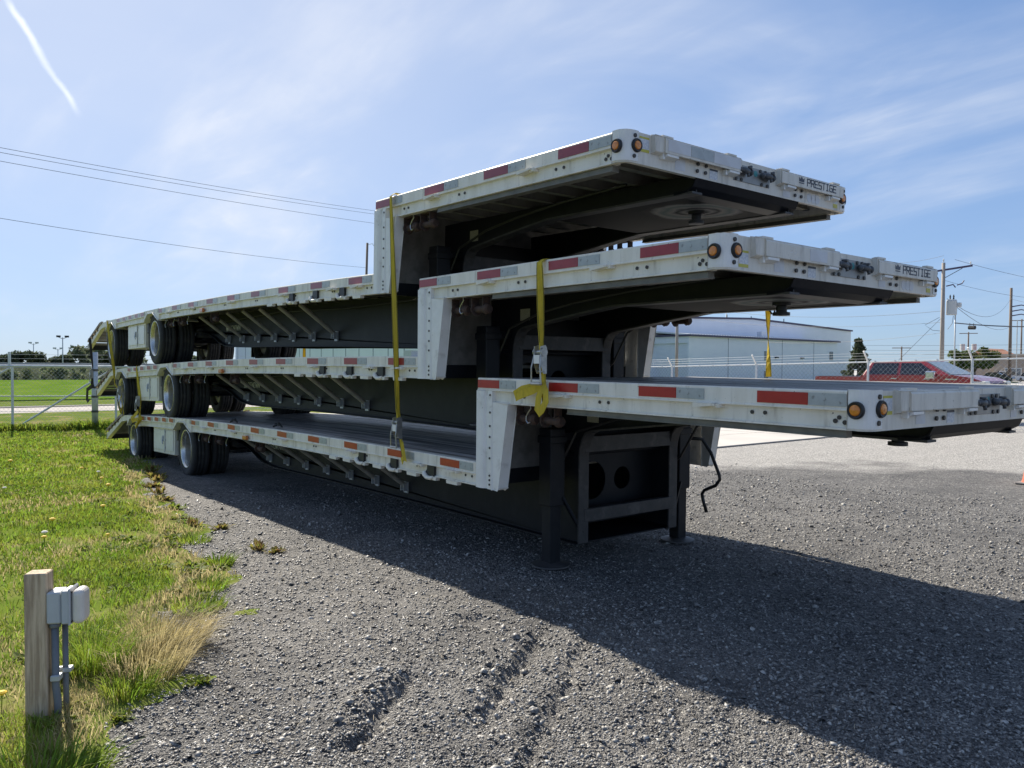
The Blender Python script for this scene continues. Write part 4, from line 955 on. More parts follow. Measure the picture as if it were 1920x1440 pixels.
low2 = low+wheel_cut(4.82, .47)[::-1]+[(4.30, .42), (1.75, .42)]+wheel_cut(1.15, .47)[::-1]+[(.62, .55)]
tprism('body', low2, 0.0, 1.98, REDP, .03)
m = MB()
gh_b = [(1.76, 1.53), (4.86, 1.58)]; 
def loft(name, bot_, top_, yb0, yb1, yt0, yt1, mm, bevel):
    n = len(bot_); vs = []
    for pts, a, b in ((bot_, yb0, yb1), (top_, yt0, yt1)):
        vs += [(tx0+p[0], ty0+a, tz0+p[1]) for p in pts]+[(tx0+p[0], ty0+b, tz0+p[1]) for p in pts]
    m = MB(); m.add(vs, [(0, 1, 5, 4), (3, 2, 6, 7), (4, 5, 7, 6), (0, 4, 6, 2), (1, 3, 7, 5), (0, 2, 3, 1)]); return m.build(name, mm, trk, to, bevel=bevel, seg=2)
loft('cab_roof', [(1.77, 1.52), (4.84, 1.52)], [(2.05, 2.06), (3.86, 2.06)], .03, 1.95, .22, 1.76, REDP, .05)
def sidey(z): return .03+(z-1.52)/(.54)*.19
def win(name, poly, side, mm=GLASS):
    vs = []
    for o in (.012, -.03):
        for x, z in poly:
            y = sidey(z)-o if side < 0 else 1.98-sidey(z)+o
            vs.append((tx0+x, ty0+y, tz0+z))
    n = len(poly); m = MB(); m.add(vs, [tuple(range(n)), tuple(range(2*n-1, n-1, -1))]+[(i, (i+1) % n, n+(i+1) % n, n+i) for i in range(n)]); m.build(name, mm, trk, to)
for s in (-1, 1):
    win('rear_window', [(2.02, 1.60), (3.02, 1.60), (3.02, 1.99), (2.16, 1.99)], s)
    win('front_window', [(3.12, 1.60), (4.38, 1.60), (3.76, 1.99), (3.12, 1.99)], s)
vs = [(tx0+4.76, ty0+.14, tz0+1.60), (tx0+4.76, ty0+1.84, tz0+1.60), (tx0+3.92, ty0+1.70, tz0+2.02), (tx0+3.92, ty0+.28, tz0+2.02)]
nrm_ = (.012, 0, .024); m = MB(); m.add([(x+nrm_[0], y, z+nrm_[2]) for x, y, z in vs]+[(x-.03, y, z-.05) for x, y, z in vs], [(0, 1, 2, 3), (7, 6, 5, 4)]+[(i, (i+1) % 4, 4+(i+1) % 4, 4+i) for i in range(4)]); m.build('windscreen', GLASSL, trk, to)
m = MB(); m.box(tx0+.12, tx0+1.68, ty0+.12, ty0+1.86, tz0+1.46, tz0+1.515); m.build('bed_liner', BLK, trk, to)
for y in (-.19, 2.0):
    m = MB(); m.box(tx0+4.06, tx0+4.36, ty0+y, ty0+y+.17, tz0+1.47, tz0+1.73); mir = m.build('mirror', CHROME, trk, to, bevel=.04, seg=3)
    m = MB(); yy = ty0+(0.02 if y < 0 else 1.96); m.bar((tx0+4.25, yy, tz0+1.55), (tx0+4.22, ty0+y+.08, tz0+1.55), .05, .05); link('mirror_arm', m.mesh('mirror_arm', BLK, to), mir)
for y0, y1 in ((-.012, .35), (1.63, 1.992)):
    m = MB(); m.box(tx0+5.38, tx0+5.85, ty0+y0, ty0+y1, tz0+1.18, tz0+1.42); m.build('headlight', HEADL, trk, to, bevel=.04, seg=2)
m = MB(); m.box(tx0+5.80, tx0+5.95, ty0+.02, ty0+1.96, tz0+.55, tz0+.80); m.build('front_bumper', CHROME, trk, to, bevel=.05, seg=2)
m = MB(); m.box(tx0+5.82, tx0+5.89, ty0+.4, ty0+1.58, tz0+.9, tz0+1.35); m.build('grille', BLK, trk, to, bevel=.02)
m = MB(); m.box(tx0-.12, tx0+.03, ty0+.04, ty0+1.94, tz0+.55, tz0+.78); m.build('rear_bumper', CHROME, trk, to, bevel=.04, seg=2)
for x in (2.85, 3.95):
    m = MB(); m.box(tx0+x, tx0+x+.2, ty0-.025, ty0+.0, tz0+1.44, tz0+1.475); m.build('door_handle', CHROME, trk, to, bevel=.008)
m = MB(); m.box(tx0+4.62, tx0+5.0, ty0-.008, ty0+.0, tz0+1.44, tz0+1.485); m.build('fender_badge', CHROME, trk, to)
for x in (3.07, 4.45, 1.79):
    m = MB(); m.box(tx0+x-.004, tx0+x+.004, ty0-.003, ty0+.002, tz0+.62, tz0+1.56); m.build('door_seam', BLK, trk, to)
def tw():
    b = MB(); b.lathe([(.24, -.12), (.30, -.13), (.38, -.125), (.405, -.09), (.405, .09), (.38, .125), (.30, .13), (.24, .12)], (0, 0, 0), 1, 32); return b.mesh('tyre', RUBBER, smooth=True)
def twr():
    b = MB(); b.lathe([(.25, .12), (.25, -.12), (.235, -.10), (.20, -.06), (.06, -.09), (.0001, -.09)], (0, 0, 0), 1, 24); return b.mesh('rim', RIM, smooth=True)
twm, twrm = tw(), twr(); twrf = twrm.copy(); twrf.transform(Matrix.Rotation(math.pi, 4, 'Z'))
for x in (1.15, 4.82):
    for y, rr in ((.16, twrm), (1.82, twrf)):
        a = link('tyre', twm, trk, (tx0+x-to[0], ty0+y-to[1], .405)); link('rim', rr, a, (0, 0, 0))

# ------------------------------------------------------------------ buildings
SIDING = mat('white_siding', (.84, .855, .90), (.81, .825, .87), rough=.85, nscale=.6)
SIDING2 = mat('white_siding_pale', (.84, .85, .89), (.80, .81, .86), rough=.85, nscale=.6)
TRIM = mat('purple_trim', (.06, .05, .10), rough=.5)
SEAM = mat('panel_seam', (.22, .23, .27), rough=.6)
ROOFM = mat('metal_roof', (.60, .63, .68), (.55, .58, .62), rough=.45, nscale=.5)
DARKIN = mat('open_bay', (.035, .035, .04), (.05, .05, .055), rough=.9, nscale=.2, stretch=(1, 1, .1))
WIN = mat('far_window', (.16, .18, .20), rough=.2)
gzf = -.222
wh = empty('white_warehouse', (-75, 93, gzf), 'big pale warehouse with purple eaves and an open bay, behind the fence', 'warehouse'); who = (-75, 93, gzf)
def WBx(name, x0, x1, y0, y1, z0, z1, m_, par=None, bevel=0.0):
    b = MB(); b.box(x0, x1, y0, y1, z0, z1)
    if par is None or par is wh: return b.build(name, m_, wh, who)
    return link(name, b.mesh(name, m_, who), par)
b = MB(); b.prism([(66, gzf), (126, gzf), (126, 8.1), (97.5, 9.0), (66, 8.0)], 0, -95, -66); b.build('upper_wall', SIDING, wh, who)
b = MB(); b.prism([(65.6, 8.0), (97.5, 9.02), (126.3, 8.12), (126.3, 8.35), (97.5, 9.26), (65.6, 8.24)], 0, -95.3, -65.8); b.build('upper_roof', TRIM, wh, who)
WBx('front_wall', -66, -60.0, 76.0, 111.0, gzf, 5.75, SIDING2)
WBx('side_wall', -110, -60.02, 75.7, 76.0, 4.85, 5.78, SIDING2)
WBx('bay_wall', -110, -66, 79, 79.2, gzf, 5.7, DARKIN); WBx('bay_end', -66, -60.3, 78.6, 78.9, gzf, 5.6, DARKIN); WBx('corner_column', -60.35, -60.01, 75.69, 76.2, gzf, 5.75, SIDING2)
WBx('bay_ceiling', -110, -60.5, 76, 79, 4.9, 5.0, DARKIN)
b = MB(); b.prism([(-66.2, 6.35), (-59.8, 5.80), (-59.8, 6.0), (-66.2, 6.55)], 1, 75.5, 111.4); b.build('lower_roof', ROOFM, wh, who)
WBx('eave_trim', -59.8, -59.6, 75.5, 111.4, 5.72, 5.94, TRIM); WBx('eave_trim', -110, -59.8, 75.45, 75.65, 5.72, 5.94, TRIM)
for y in (83.8, 96.3, 104.5): WBx('panel_joint', -60.0, -59.985, y-.05, y+.05, gzf, 5.7, SEAM)
for y, z, h in ((92.4, 2.7, 1.5), (92.4, .2, 1.2), (109.3, 2.9, 1.5)):
    w_ = WBx('window', -60.0, -59.96, y-.6, y+.6, z, z+h, SIDING)
    for j in (-.27, .27): WBx('pane', -59.965, -59.95, y+j-.24, y+j+.24, z+.1, z+h-.1, WIN, w_)
for y in (94.8, 101.3): WBx('wall_lamp', -60.0, -59.75, y-.35, y+.35, 3.15, 3.32, BLK)
WBx('roof_vent', -63.5, -62.7, 95.2, 96.4, 6.2, 7.0, ROOFM)
b = MB()
for y in np.arange(75.6, 111.3, .55): b.box(-59.85, -59.6, y-.05, y+.05, 5.94, 6.04)
b.build('roof_ribs', ROOFM, wh, who)['kind'] = 'stuff'
for y in (70, 88, 96.8, 103, 112): WBx('roof_mast', -70.05, -69.95, y-.05, y+.05, 8, 9.9, GREY)

ww = empty('white_shed', (-72, 39, gzf), 'long white metal shed seen between the stacked trailers', 'shed'); wwo = (-72, 39, gzf)
b = MB(); b.box(-104, -52, 33.0, 46, gzf, 4.9); b.build('wall', SIDING2, ww, wwo)
for k in range(17):
    b = MB(); x = -103+3.0*k; b.box(x-.06, x+.06, 32.985, 33.0, gzf, 4.9); b.build('panel_joint', SEAM, ww, wwo)
b = MB(); b.prism([(32.7, 4.9), (46.3, 4.9), (46.3, 5.05), (39.5, 5.7), (32.7, 5.05)], 0, -104.4, -51.6); b.build('roof', ROOFM, ww, wwo)
cabn = empty('utility_cabinet', (-46, 27, -.22), 'grey utility cabinet with a stepped top in front of the white shed', 'cabinet')
b = MB(); b.box(-1.0, 1.0, -.6, .6, 0, 2.6); b.build('cabinet_body', GREYB, cabn, (0, 0, 0)); b = MB(); b.box(-.7, .4, -.62, .62, 2.6, 3.1); b.build('cabinet_top', GREYB, cabn)
b = MB(); b.box(-.9, .9, -.63, -.6, .2, 2.4); b.build('cabinet_door', GALV, cabn)
# right-hand distance: brick house with an orange roof, low shop, parked cars
BRICK = mat('tan_wall', (.34, .28, .23), (.30, .25, .20), rough=.8, nscale=.5); OROOF = mat('orange_roof', (.48, .20, .10), rough=.8); TANR = mat('tan_fascia', (.42, .38, .33), rough=.8)
hs = empty('tan_shop', (-52, 158, gzf), 'low tan shop building with a grey fascia behind the second power pole', 'shop'); ho = (-52, 158, gzf)
b = MB(); b.box(-68, -51.6, 150, 168, gzf, 2.7); b.box(-51.6, -30, 148, 166, gzf, 4.3); b.build('wall', BRICK, hs, ho)
b = MB(); b.box(-68.2, -51.7, 149.8, 168.2, 2.7, 3.1); b.box(-51.7, -29.8, 147.8, 166.2, 4.3, 4.45); b.build('fascia', TANR, hs, ho)
for x, z, w2, h2 in ((-60.5, .7, 1.6, 1.0), (-48.6, .6, 2.4, 1.3)):
    b = MB(); b.box(x-w2/2-.1, x+w2/2+.1, 147.9 if x > -51 else 149.9, 148.0 if x > -51 else 150.0, z-.1, z+h2+.1); f_ = b.build('window_frame', CAPW, hs, ho)
    b = MB(); yq = 147.87 if x > -51 else 149.87; b.box(x-w2/2, x+w2/2, yq, yq+.05, z, z+h2); link('pane', b.mesh('pane', WIN, ho), f_)
hh_ = empty('orange_roof_house', (-68, 190, gzf), 'distant house with an orange roof above the tan shop', 'house'); hho = (-68, 190, gzf)
b = MB(); b.box(-74, -62, 186, 196, gzf, 3.4); b.build('wall', SIDING2, hh_, hho); b = MB(); b.prism([(-74.6, 3.4), (-61.4, 3.4), (-68, 6.4)], 1, 185.5, 196.5); b.build('roof', OROOF, hh_, hho)
CARC = [mat('dark_car', (.02, .02, .025), rough=.25, coat=.6), mat('blue_grey_car', (.07, .08, .11), rough=.25, coat=.6), mat('white_car', (.6, .6, .62), rough=.3, coat=.5), mat('maroon_car', (.05, .02, .025), rough=.25, coat=.6)]
def car(x, y, z, m_, label, rot=0.0, suv=False):
    r0 = empty('parked_car', (x, y, z), label, 'car', 'cars parked in the distance', (0, 0, rot))
    h = 1.65 if suv else 1.42
    b = MB(); b.prism([(-2.2, .3), (-2.25, .7), (-2.15, .92), (-1.2, .98), (1.1, .95), (2.1, .82), (2.25, .6), (2.2, .3)], 1, -.88, .88); b.build('body', m_, r0, bevel=.06, seg=2)
    b = MB(); b.prism([(-1.95 if suv else -1.7, .95), (-1.5 if suv else -1.0, h), (.35, h), (1.2, .95)], 1, -.74, .74); b.build('cabin', GLASS, r0, bevel=.06, seg=2)
    b = MB(); b.prism([(-1.45 if suv else -.95, h-.02), (.33, h-.02), (.28, h+.03), (-1.35 if suv else -.9, h+.03)], 1, -.70, .70); b.build('roof', m_, r0)
    for xx in (-1.4, 1.4):
        for yy in (-.8, .8):
            b = MB(); b.lathe([(.0001, -.1), (.31, -.1), (.33, 0), (.31, .1), (.0001, .1)], (xx, yy, .33), 1, 16); b.build('wheel', RUBBER, r0)
    return r0
car(-47.6, 126, -.2, CARC[1], 'slate saloon car parked beyond the pickup bonnet', .1)
car(-44.2, 129.5, -.2, CARC[3], 'maroon car with a long bonnet parked beside the slate saloon', .15)
car(-45.6, 138, -.2, CARC[2], 'white car parked below the tan shop window', 1.2, True)
car(-43.0, 126.0, -.2, CARC[0], 'low black car parked just before the second power pole', .1)
car(-43.8, 144, -.2, CARC[0], 'black estate car parked past the second power pole', .0, True)

# ------------------------------------------------------------------ poles and wires
POLEW = mat('pole_wood', (.22, .17, .13), (.15, .115, .09), rough=.9, nscale=4, stretch=(3, 3, .2), bump=.2)
POLEG = mat('pole_grey_wood', (.36, .32, .28), (.28, .25, .22), rough=.9, nscale=4, stretch=(3, 3, .2))
PGREY = mat('transformer_grey', (.48, .50, .50), rough=.45)
WIREM = mat('power_cable', (.05, .055, .075), rough=.6)
def pole(name, x, y, h, r, label, m_=POLEW, lean=(0, 0)):
    z = float(hbase(x)) if x > -30 else gzf
    p = empty(name, (x, y, z), label, 'power pole')
    b = MB(); b.tube([(0, 0, -.2), (lean[0], lean[1], h)], [r, r*.72], 12); b.build('pole_shaft', m_, p, smooth=True)
    return p
mp = pole('utility_pole', -18.5, 50.93, 9.0, .15, 'tall wooden power pole carrying a grey transformer, behind the red pickup', POLEG)
b = MB(); b.bar((-1.5, -.9, 8.28), (1.45, .85, 8.75), .10, .12); b.build('crossarm', TRIM, mp)
b = MB(); b.bar((.0, 0, 7.95), (.95, .55, 8.6), .04, .04); b.build('arm_brace', GREY, mp)
for x, z in ((-1.3, 8.35), (1.35, 8.78), (0.0, 9.02)):
    b = MB(); b.lathe([(.02, 0), (.05, .02), (.03, .08), (.05, .12), (.02, .2), (.0001, .22)], (x, x*.59, z+.04), 2, 10); b.build('insulator', PGREY, mp)
b = MB(); b.lathe([(.0001, 0), (.30, 0), (.32, .04), (.32, .9), (.28, 1.0), (.0001, 1.05)], (.42, .32, 5.55), 2, 18); tfm = b.build('transformer', PGREY, mp, smooth=False)
for dx in (-.1, .12):
    b = MB(); b.lathe([(.03, 0), (.06, .05), (.03, .1), (.06, .16), (.02, .3), (.0001, .32)], (.42+dx, .32, 6.58), 2, 10); link('bushing', b.mesh('bushing', BLK), tfm)
b = MB(); b.tube([(.15, .1, 7.45), (.5, .3, 7.55), (.62, .37, 7.35)], .04, 8); b.tube([(.7, .4, 7.5), (.95, .55, 7.6), (1.05, .6, 7.8)], .035, 8); b.build('fuse_cutout', TRIM, mp)
b = MB(); b.tube([(-.15, -.1, 5.4), (-.9, -.5, 4.9), (-.5, -.3, 4.55), (-.1, 0, 4.5)], .015, 6); b.tube([(.55, .3, 5.5), (.5, .3, 5.0), (.25, .2, 4.6)], .015, 6); b.build('drop_cable', WIREM, mp)
lp = pole('lamp_pole', -17.9, 51.4, 6.2, .055, 'slim grey lamp pole standing close beside the transformer pole', PGREY); lp['category'] = 'lamp post'
b = MB(); b.box(-.05, .35, -.12, .12, 6.05, 6.35); b.build('lamp_head', PGREY, lp, bevel=.03)
sp_ = pole('steel_pole', -43.2, 131.3, 14.5, .26, 'tall brown power pole with three curved brackets at the right', POLEW); sp_['category'] = 'power pole'
for z in (10.0, 8.6, 7.2):
    z2 = z*.5+6.6
    b = MB(); b.tube([(0, 0, z2+.0), (1.2, .7, z2+.25), (1.7, 1.0, z2+.1), (1.9, 1.15, z2-.4)], [.09, .08, .08, .1], 8); b.build('line_bracket', TRIM, sp_)
b = MB(); b.tube([(.75, .5, .2), (.75, .5, 9.5)], .07, 8); b.build('riser_conduit', PGREY, sp_)
p3 = pole('service_pole', -34.5, 43.2, 7.4, .13, 'plain grey pole in front of the warehouse bay', POLEG)
p4 = pole('utility_pole', -71.9, 36.0, 15.2, .17, 'leaning wooden pole rising behind the topmost deck', POLEW, (.0, .45))
b = MB(); b.tube([(0, .4, 15.0), (.5, .8, 15.1), (.8, 1.0, 14.6)], .03, 6); b.build('pole_hook', PGREY, p4)
for i, (u_, x, y, h, lab) in enumerate(((0, -76, 165, 6.7, 'small distant power pole left of the pickup roof'), (1, -72, 188, 10.4, 'distant power pole with twin transformers above the pickup roof'), (2, -62, 190, 13.0, 'distant pole with a plain crossarm just left of the transformer pole'))):
    p = pole('utility_pole', x, y, h, .2, lab); b = MB(); b.bar((-1.6, -.9, h-.3), (1.6, .9, h-.3), .14, .16); b.build('crossarm', POLEW, p)
    if i == 1:
        for s in (-1, 1): b = MB(); b.lathe([(.0001, 0), (.5, 0), (.5, 1.5), (.0001, 1.5)], (s*1.0, s*.6, h-4.2), 2, 12); b.build('transformer', PGREY, p)
for x, y, h, lab in ((-166, 21, 6.9, 'twin headed street light far beyond the gate'), (-216, 22, 6.7, 'faint street light at the far left above the field'), (-212, 26.6, 5.4, 'pale street light to the left of the twin headed one')):
    p = pole('street_light', x, y, h, .12, lab, PGREY); p['category'] = 'street light'
    b = MB()
    for s in (-1, 1): b.bar((0, 0, h-.3), (0, s*.9, h+.1), .08, .08); b.box(-.2, .2, s*.7-.35, s*.7+.35, h, h+.35)
    b.build('lamp_head', BLK if x == -166 else PGREY, p)
mast = pole('radio_mast', -95, 130, 13.2, .08, 'thin radio mast standing behind the warehouse roof', PGREY); mast['category'] = 'mast'
def wire(label, p, q, sag=.5, r=.014, n=14, grp='overhead power lines'):
    p, q = Vector(p), Vector(q); pts = []
    for i in range(n+1):
        f = i/n; v = p.lerp(q, f); v.z -= sag*4*f*(1-f); pts.append(v)
    b = MB(); b.tube(pts, r, 5); o = b.build('power_line', WIREM, None); tag(o, label, 'power line', grp)
wire('upper of the two close parallel lines crossing the left sky', (-46.6, -1.06, 13.68), (-65.1, 37.2, 17.1), .25)
wire('lower of the two close parallel lines crossing the left sky', (-47.2, -1.03, 13.55), (-65.9, 37.7, 16.95), .25)
wire('single line just below the close pair in the left sky', (-46.6, -1.06, 12.95), (-65, 37.2, 15.8), .22)
wire('lowest line of the left sky, reaching the leaning pole', (-46.5, -1.09, 9.84), (-71.9, 36.4, 12.3), .3)
T0 = (-18.5, 50.93)
RL = 'lines strung from the transformer pole'
wire('topmost line running left from the transformer pole tip', (-33, 70, 12.0), (-18.5, 50.93, 9.25), .3, .010, grp=RL)
wire('second line running left from the crossarm', (-33.5, 66, 11.0), (-19.8, 50.1, 8.6), .35, .010, grp=RL)
wire('upper line leaving the transformer pole to the right', (-18.06, 51.56, 9.0), (-16.8, 66.1, 8.35), .1, .012, grp=RL)
wire('second line leaving the transformer pole to the right', (-18.4, 51, 7.6), (-16.83, 66.1, 7.1), .25, .010, grp=RL)
wire('sagging line left of the transformer at its foot', (-43.6, 56.2, 7.6), (-18.5, 50.92, 5.6), .7, .012, grp=RL)
wire('lower sagging line below the middle trailer nose', (-43.5, 58.0, 6.4), (-18.46, 50.91, 4.85), .5, .010, grp=RL)
wire('lowest line passing above the warehouse eave', (-40.5, 62.7, 4.3), (-18.45, 50.91, 4.15), .35, .010, grp=RL)
wire('rising line from the brown bracket pole to the upper right', (-36, 123, 10.9), (-43.4, 131.4, 12.7), .2, .02, grp='lines on the bracket pole')
wire('line from the transformer pole up to the bracket pole top', (-18.3, 51.1, 6.4), (-43.4, 131.4, 12.4), 1.8, .018, grp='lines on the bracket pole')
wire('line from the lamp pole to the bracket pole middle', (-17.9, 51.4, 5.9), (-43.4, 131.4, 8.3), .9, .018, grp='lines on the bracket pole')
wire('thick service cable with a hanging splice box', (-17.54, 50.47, 4.75), (-12.2, 50.9, 4.35), .1, .035, grp=RL)
wire('thin guy line slanting left from the transformer pole', (-18.5, 50.9, 5.2), (-23.5, 53, 1.2), .0, .012, grp=RL)
for k, z in enumerate((5.6, 6.5, 7.6)):
    wire(('lowest', 'middle', 'highest')[k]+' of three faint lines far behind the round tree', (-95, 170, z-.4), (-20, 205, z+.6), .6, .025, grp='far lines on the horizon')
bx_ = empty('splice_box', (-16.5, 50.5, 4.42), 'black splice box hanging from the service cable', 'cable box', None, (0, 0, R(-10)))
b = MB(); b.tube([(-.22, 0, 0), (-.2, 0, .0), (.2, .0, -.02), (.24, 0, -.02)], [.05, .13, .13, .06], 10); b.build('splice_case', BLK, bx_)
b = MB(); b.bar((-.15, 0, .1), (-.15, 0, .30), .02, .02); b.bar((.1, 0, .1), (.1, 0, .28), .02, .02); b.build('hanger', BLK, bx_)

# ------------------------------------------------------------------ trees and bushes
BARK = mat('bark', (.09, .07, .055), (.06, .048, .04), rough=.95, nscale=6)
def leafmat(name, a, b_): return thin(mat(name, a, b_, rough=.75, nscale=1.2, island=.35, spec=.2), .4)
LF1 = leafmat('leaf_green', (.085, .115, .035), (.12, .155, .05)); LF2 = leafmat('leaf_pine', (.06, .078, .045), (.085, .105, .06)); LF3 = leafmat('leaf_sage', (.15, .19, .10), (.20, .235, .135)); LF4 = leafmat('leaf_hazy', (.12, .15, .085), (.165, .19, .12))  # leaf colours lightened to stand in for distance haze
def leaves(cent, rad, n, size, seed, squash=1.0):
    g_ = np.random.default_rng(seed); cent = np.asarray(cent); rad = np.asarray(rad)
    w = rad**2; ci = g_.choice(len(cent), n, p=w/w.sum())
    d = g_.normal(size=(n, 3)); d /= np.linalg.norm(d, axis=1)[:, None]
    rr = g_.random(n)**.45
    P = cent[ci]+d*(rad[ci]*rr)[:, None]*np.array([1, 1, squash])
    a = g_.normal(size=(n, 3)); a /= np.linalg.norm(a, axis=1)[:, None]
    b = np.cross(a, g_.normal(size=(n, 3))); b /= np.linalg.norm(b, axis=1)[:, None]
    s = size*(.6+.8*g_.random(n))[:, None]
    V = np.stack([P-a*s, P-b*s*.5, P+a*s, P+b*s*.5], 1).reshape(-1, 3)
    F = np.arange(4*n).reshape(n, 4); return V, F
def tree(x, y, trunk_h, blobs, n, size, leaf, label, cat='tree', limbs=6, tr=.25, name='leafy_tree', group=None, z=gzf, squash=.8):
    root = empty(name, (x, y, z), label, cat, group)
    rg = random.Random(int(x*10+y)); b = MB(); b.tube([(0, 0, -.2), (rg.uniform(-.1, .1), .05, trunk_h*.6), (rg.uniform(-.2, .2), .1, trunk_h)], [tr, tr*.75, tr*.5], 9)
    for c, r in blobs[:limbs]: b.tube([(0, .03, trunk_h*rg.uniform(.5, .95)), (c[0]*.5, c[1]*.5, (trunk_h+c[2])*.5), (c[0]*.95, c[1]*.95, c[2])], [tr*.45, tr*.28, .03], 6)
    b.build('trunk', BARK, root)
    V, F = leaves([c for c, r in blobs], [r for c, r in blobs], n, size, int(abs(x*7+y*3)), squash)
    o = np_mesh('crown', V, F, leaf); o.parent = root
    return root
# pine beside the warehouse corner
bl = []
rg = random.Random(3)
for k in range(34):
    h = .9+k*.135; w = (5.3-h)*.42+.15
    for j in range(3):
        a = rg.uniform(0, 6.28); bl.append(((math.cos(a)*w*rg.uniform(.3, 1), math.sin(a)*w*rg.uniform(.3, 1), h+rg.uniform(-.1, .1)), .42))
tree(-44.1, 87.9, 4.6, bl, 5200, .16, LF2, 'dark bushy pine just right of the warehouse corner', limbs=10, tr=.14, name='pine_tree', squash=.55)
bl = []; rg = random.Random(8)
for k in range(26):
    a = rg.uniform(0, 6.28); q = rg.uniform(.2, 1); bl.append(((math.cos(a)*3.3*q, math.sin(a)*3.3*q, 3.4+rg.uniform(-1.3, 1.6)*(1-.45*q)), rg.uniform(.7, 1.25)))
tree(-45.4, 123.7, 2.4, bl, 7500, .20, LF1, 'broad round leafy tree with a forked trunk behind the pickup bonnet', limbs=14, tr=.34)
for x, y, w, h, lab in ((-46, 152, 2.6, 4.4, 'small leafy tree above the tan shop fascia'), (-90, 175, 3.4, 2.4, 'low distant bush left of the round leafy tree'), (-96, 150, 3.0, 2.6, 'low distant bush behind the pickup roof')):
    bl = [((rg.uniform(-w, w), rg.uniform(-w, w), h*.62+rg.uniform(-.3, .38)*h), h*.28) for k in range(14)]
    tree(x, y, h*.6, bl, 1500, .30, LF1, lab, limbs=6)
# left horizon: clumps of trees, a long dark embankment, pale bushes at the field edge
for i, (y, w, h, lf, lab) in enumerate(((12.3, 2.6, 3.2, LF2, 'low dark tree at the far left horizon'), (16.4, 4.0, 3.6, LF2, 'flat dark tree left of the street lights'), (22.2, 3.0, 3.0, LF2, 'small dark tree below the pale street light'), (27.5, 4.6, 4.6, LF4, 'hazy green tree under the twin headed street light'), (31.6, 4.2, 4.6, LF1, 'rounded dark tree in the middle of the horizon clump'), (35.4, 4.4, 4.8, LF4, 'hazy green tree at the right end of the horizon clump'), (48, 4.0, 3.2, LF4, 'pale tree glimpsed under the topmost tail'))):
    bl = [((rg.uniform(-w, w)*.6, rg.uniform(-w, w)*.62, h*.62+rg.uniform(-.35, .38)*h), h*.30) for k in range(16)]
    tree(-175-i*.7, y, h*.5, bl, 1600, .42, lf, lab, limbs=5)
EMB = mat('far_embankment', (.045, .055, .035), (.07, .08, .05), rough=.95, spec=0.0, nscale=.3, bump=.4, bscale=3)
b = MB(); b.prism([(-118, gzf), (-101, gzf), (-104, .55), (-116, 1.1)], 1, -80, 160); tag(b.build('embankment', EMB), kind='structure')
b = MB(); b.box(-118, -117, -80, 160, 1.0, 1.75); tag(b.build('concrete_barrier', CONC), 'long pale barrier along the top of the far embankment', 'barrier')
for k in range(12):
    y = -3+k*2.6+rg.uniform(-.6, .6); w = 1.8; h = rg.uniform(1.0, 1.6)
    bl = [((rg.uniform(-w, w)*.6, rg.uniform(-w, w)*.7, h*.5+rg.uniform(-.4, .4)*h), h*.38) for j in range(8)]
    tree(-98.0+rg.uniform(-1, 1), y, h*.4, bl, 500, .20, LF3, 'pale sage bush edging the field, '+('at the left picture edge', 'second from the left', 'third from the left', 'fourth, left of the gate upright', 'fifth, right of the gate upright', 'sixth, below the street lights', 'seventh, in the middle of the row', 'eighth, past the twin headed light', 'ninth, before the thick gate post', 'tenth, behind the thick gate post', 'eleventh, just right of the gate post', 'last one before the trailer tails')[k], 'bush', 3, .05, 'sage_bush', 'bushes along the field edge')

# ------------------------------------------------------------------ traffic cone at the right edge
CONEO = mat('cone_orange', (.55, .13, .06), (.48, .10, .05), rough=.6)
cz = float(hbase(.9)); cn = empty('traffic_cone', (.93, 8.83, cz), 'faded orange traffic cone standing on the gravel by the trailer nose', 'traffic cone')
b = MB(); b.box(-.17, .17, -.17, .17, 0, .03); b.build('cone_base', mat('cone_base_grey', (.2, .19, .18), rough=.8), cn, bevel=.01)
b = MB(); b.lathe([(.135, .03), (.125, .06), (.035, .68), (.022, .70), (.0001, .70)], (0, 0, 0), 2, 24); b.build('cone_body', CONEO, cn, smooth=True)
b = MB(); b.lathe([(.092, .29), (.0945, .29), (.077, .41), (.0745, .41)], (0, 0, 0), 2, 24); b.build('cone_collar', STICKW, cn)

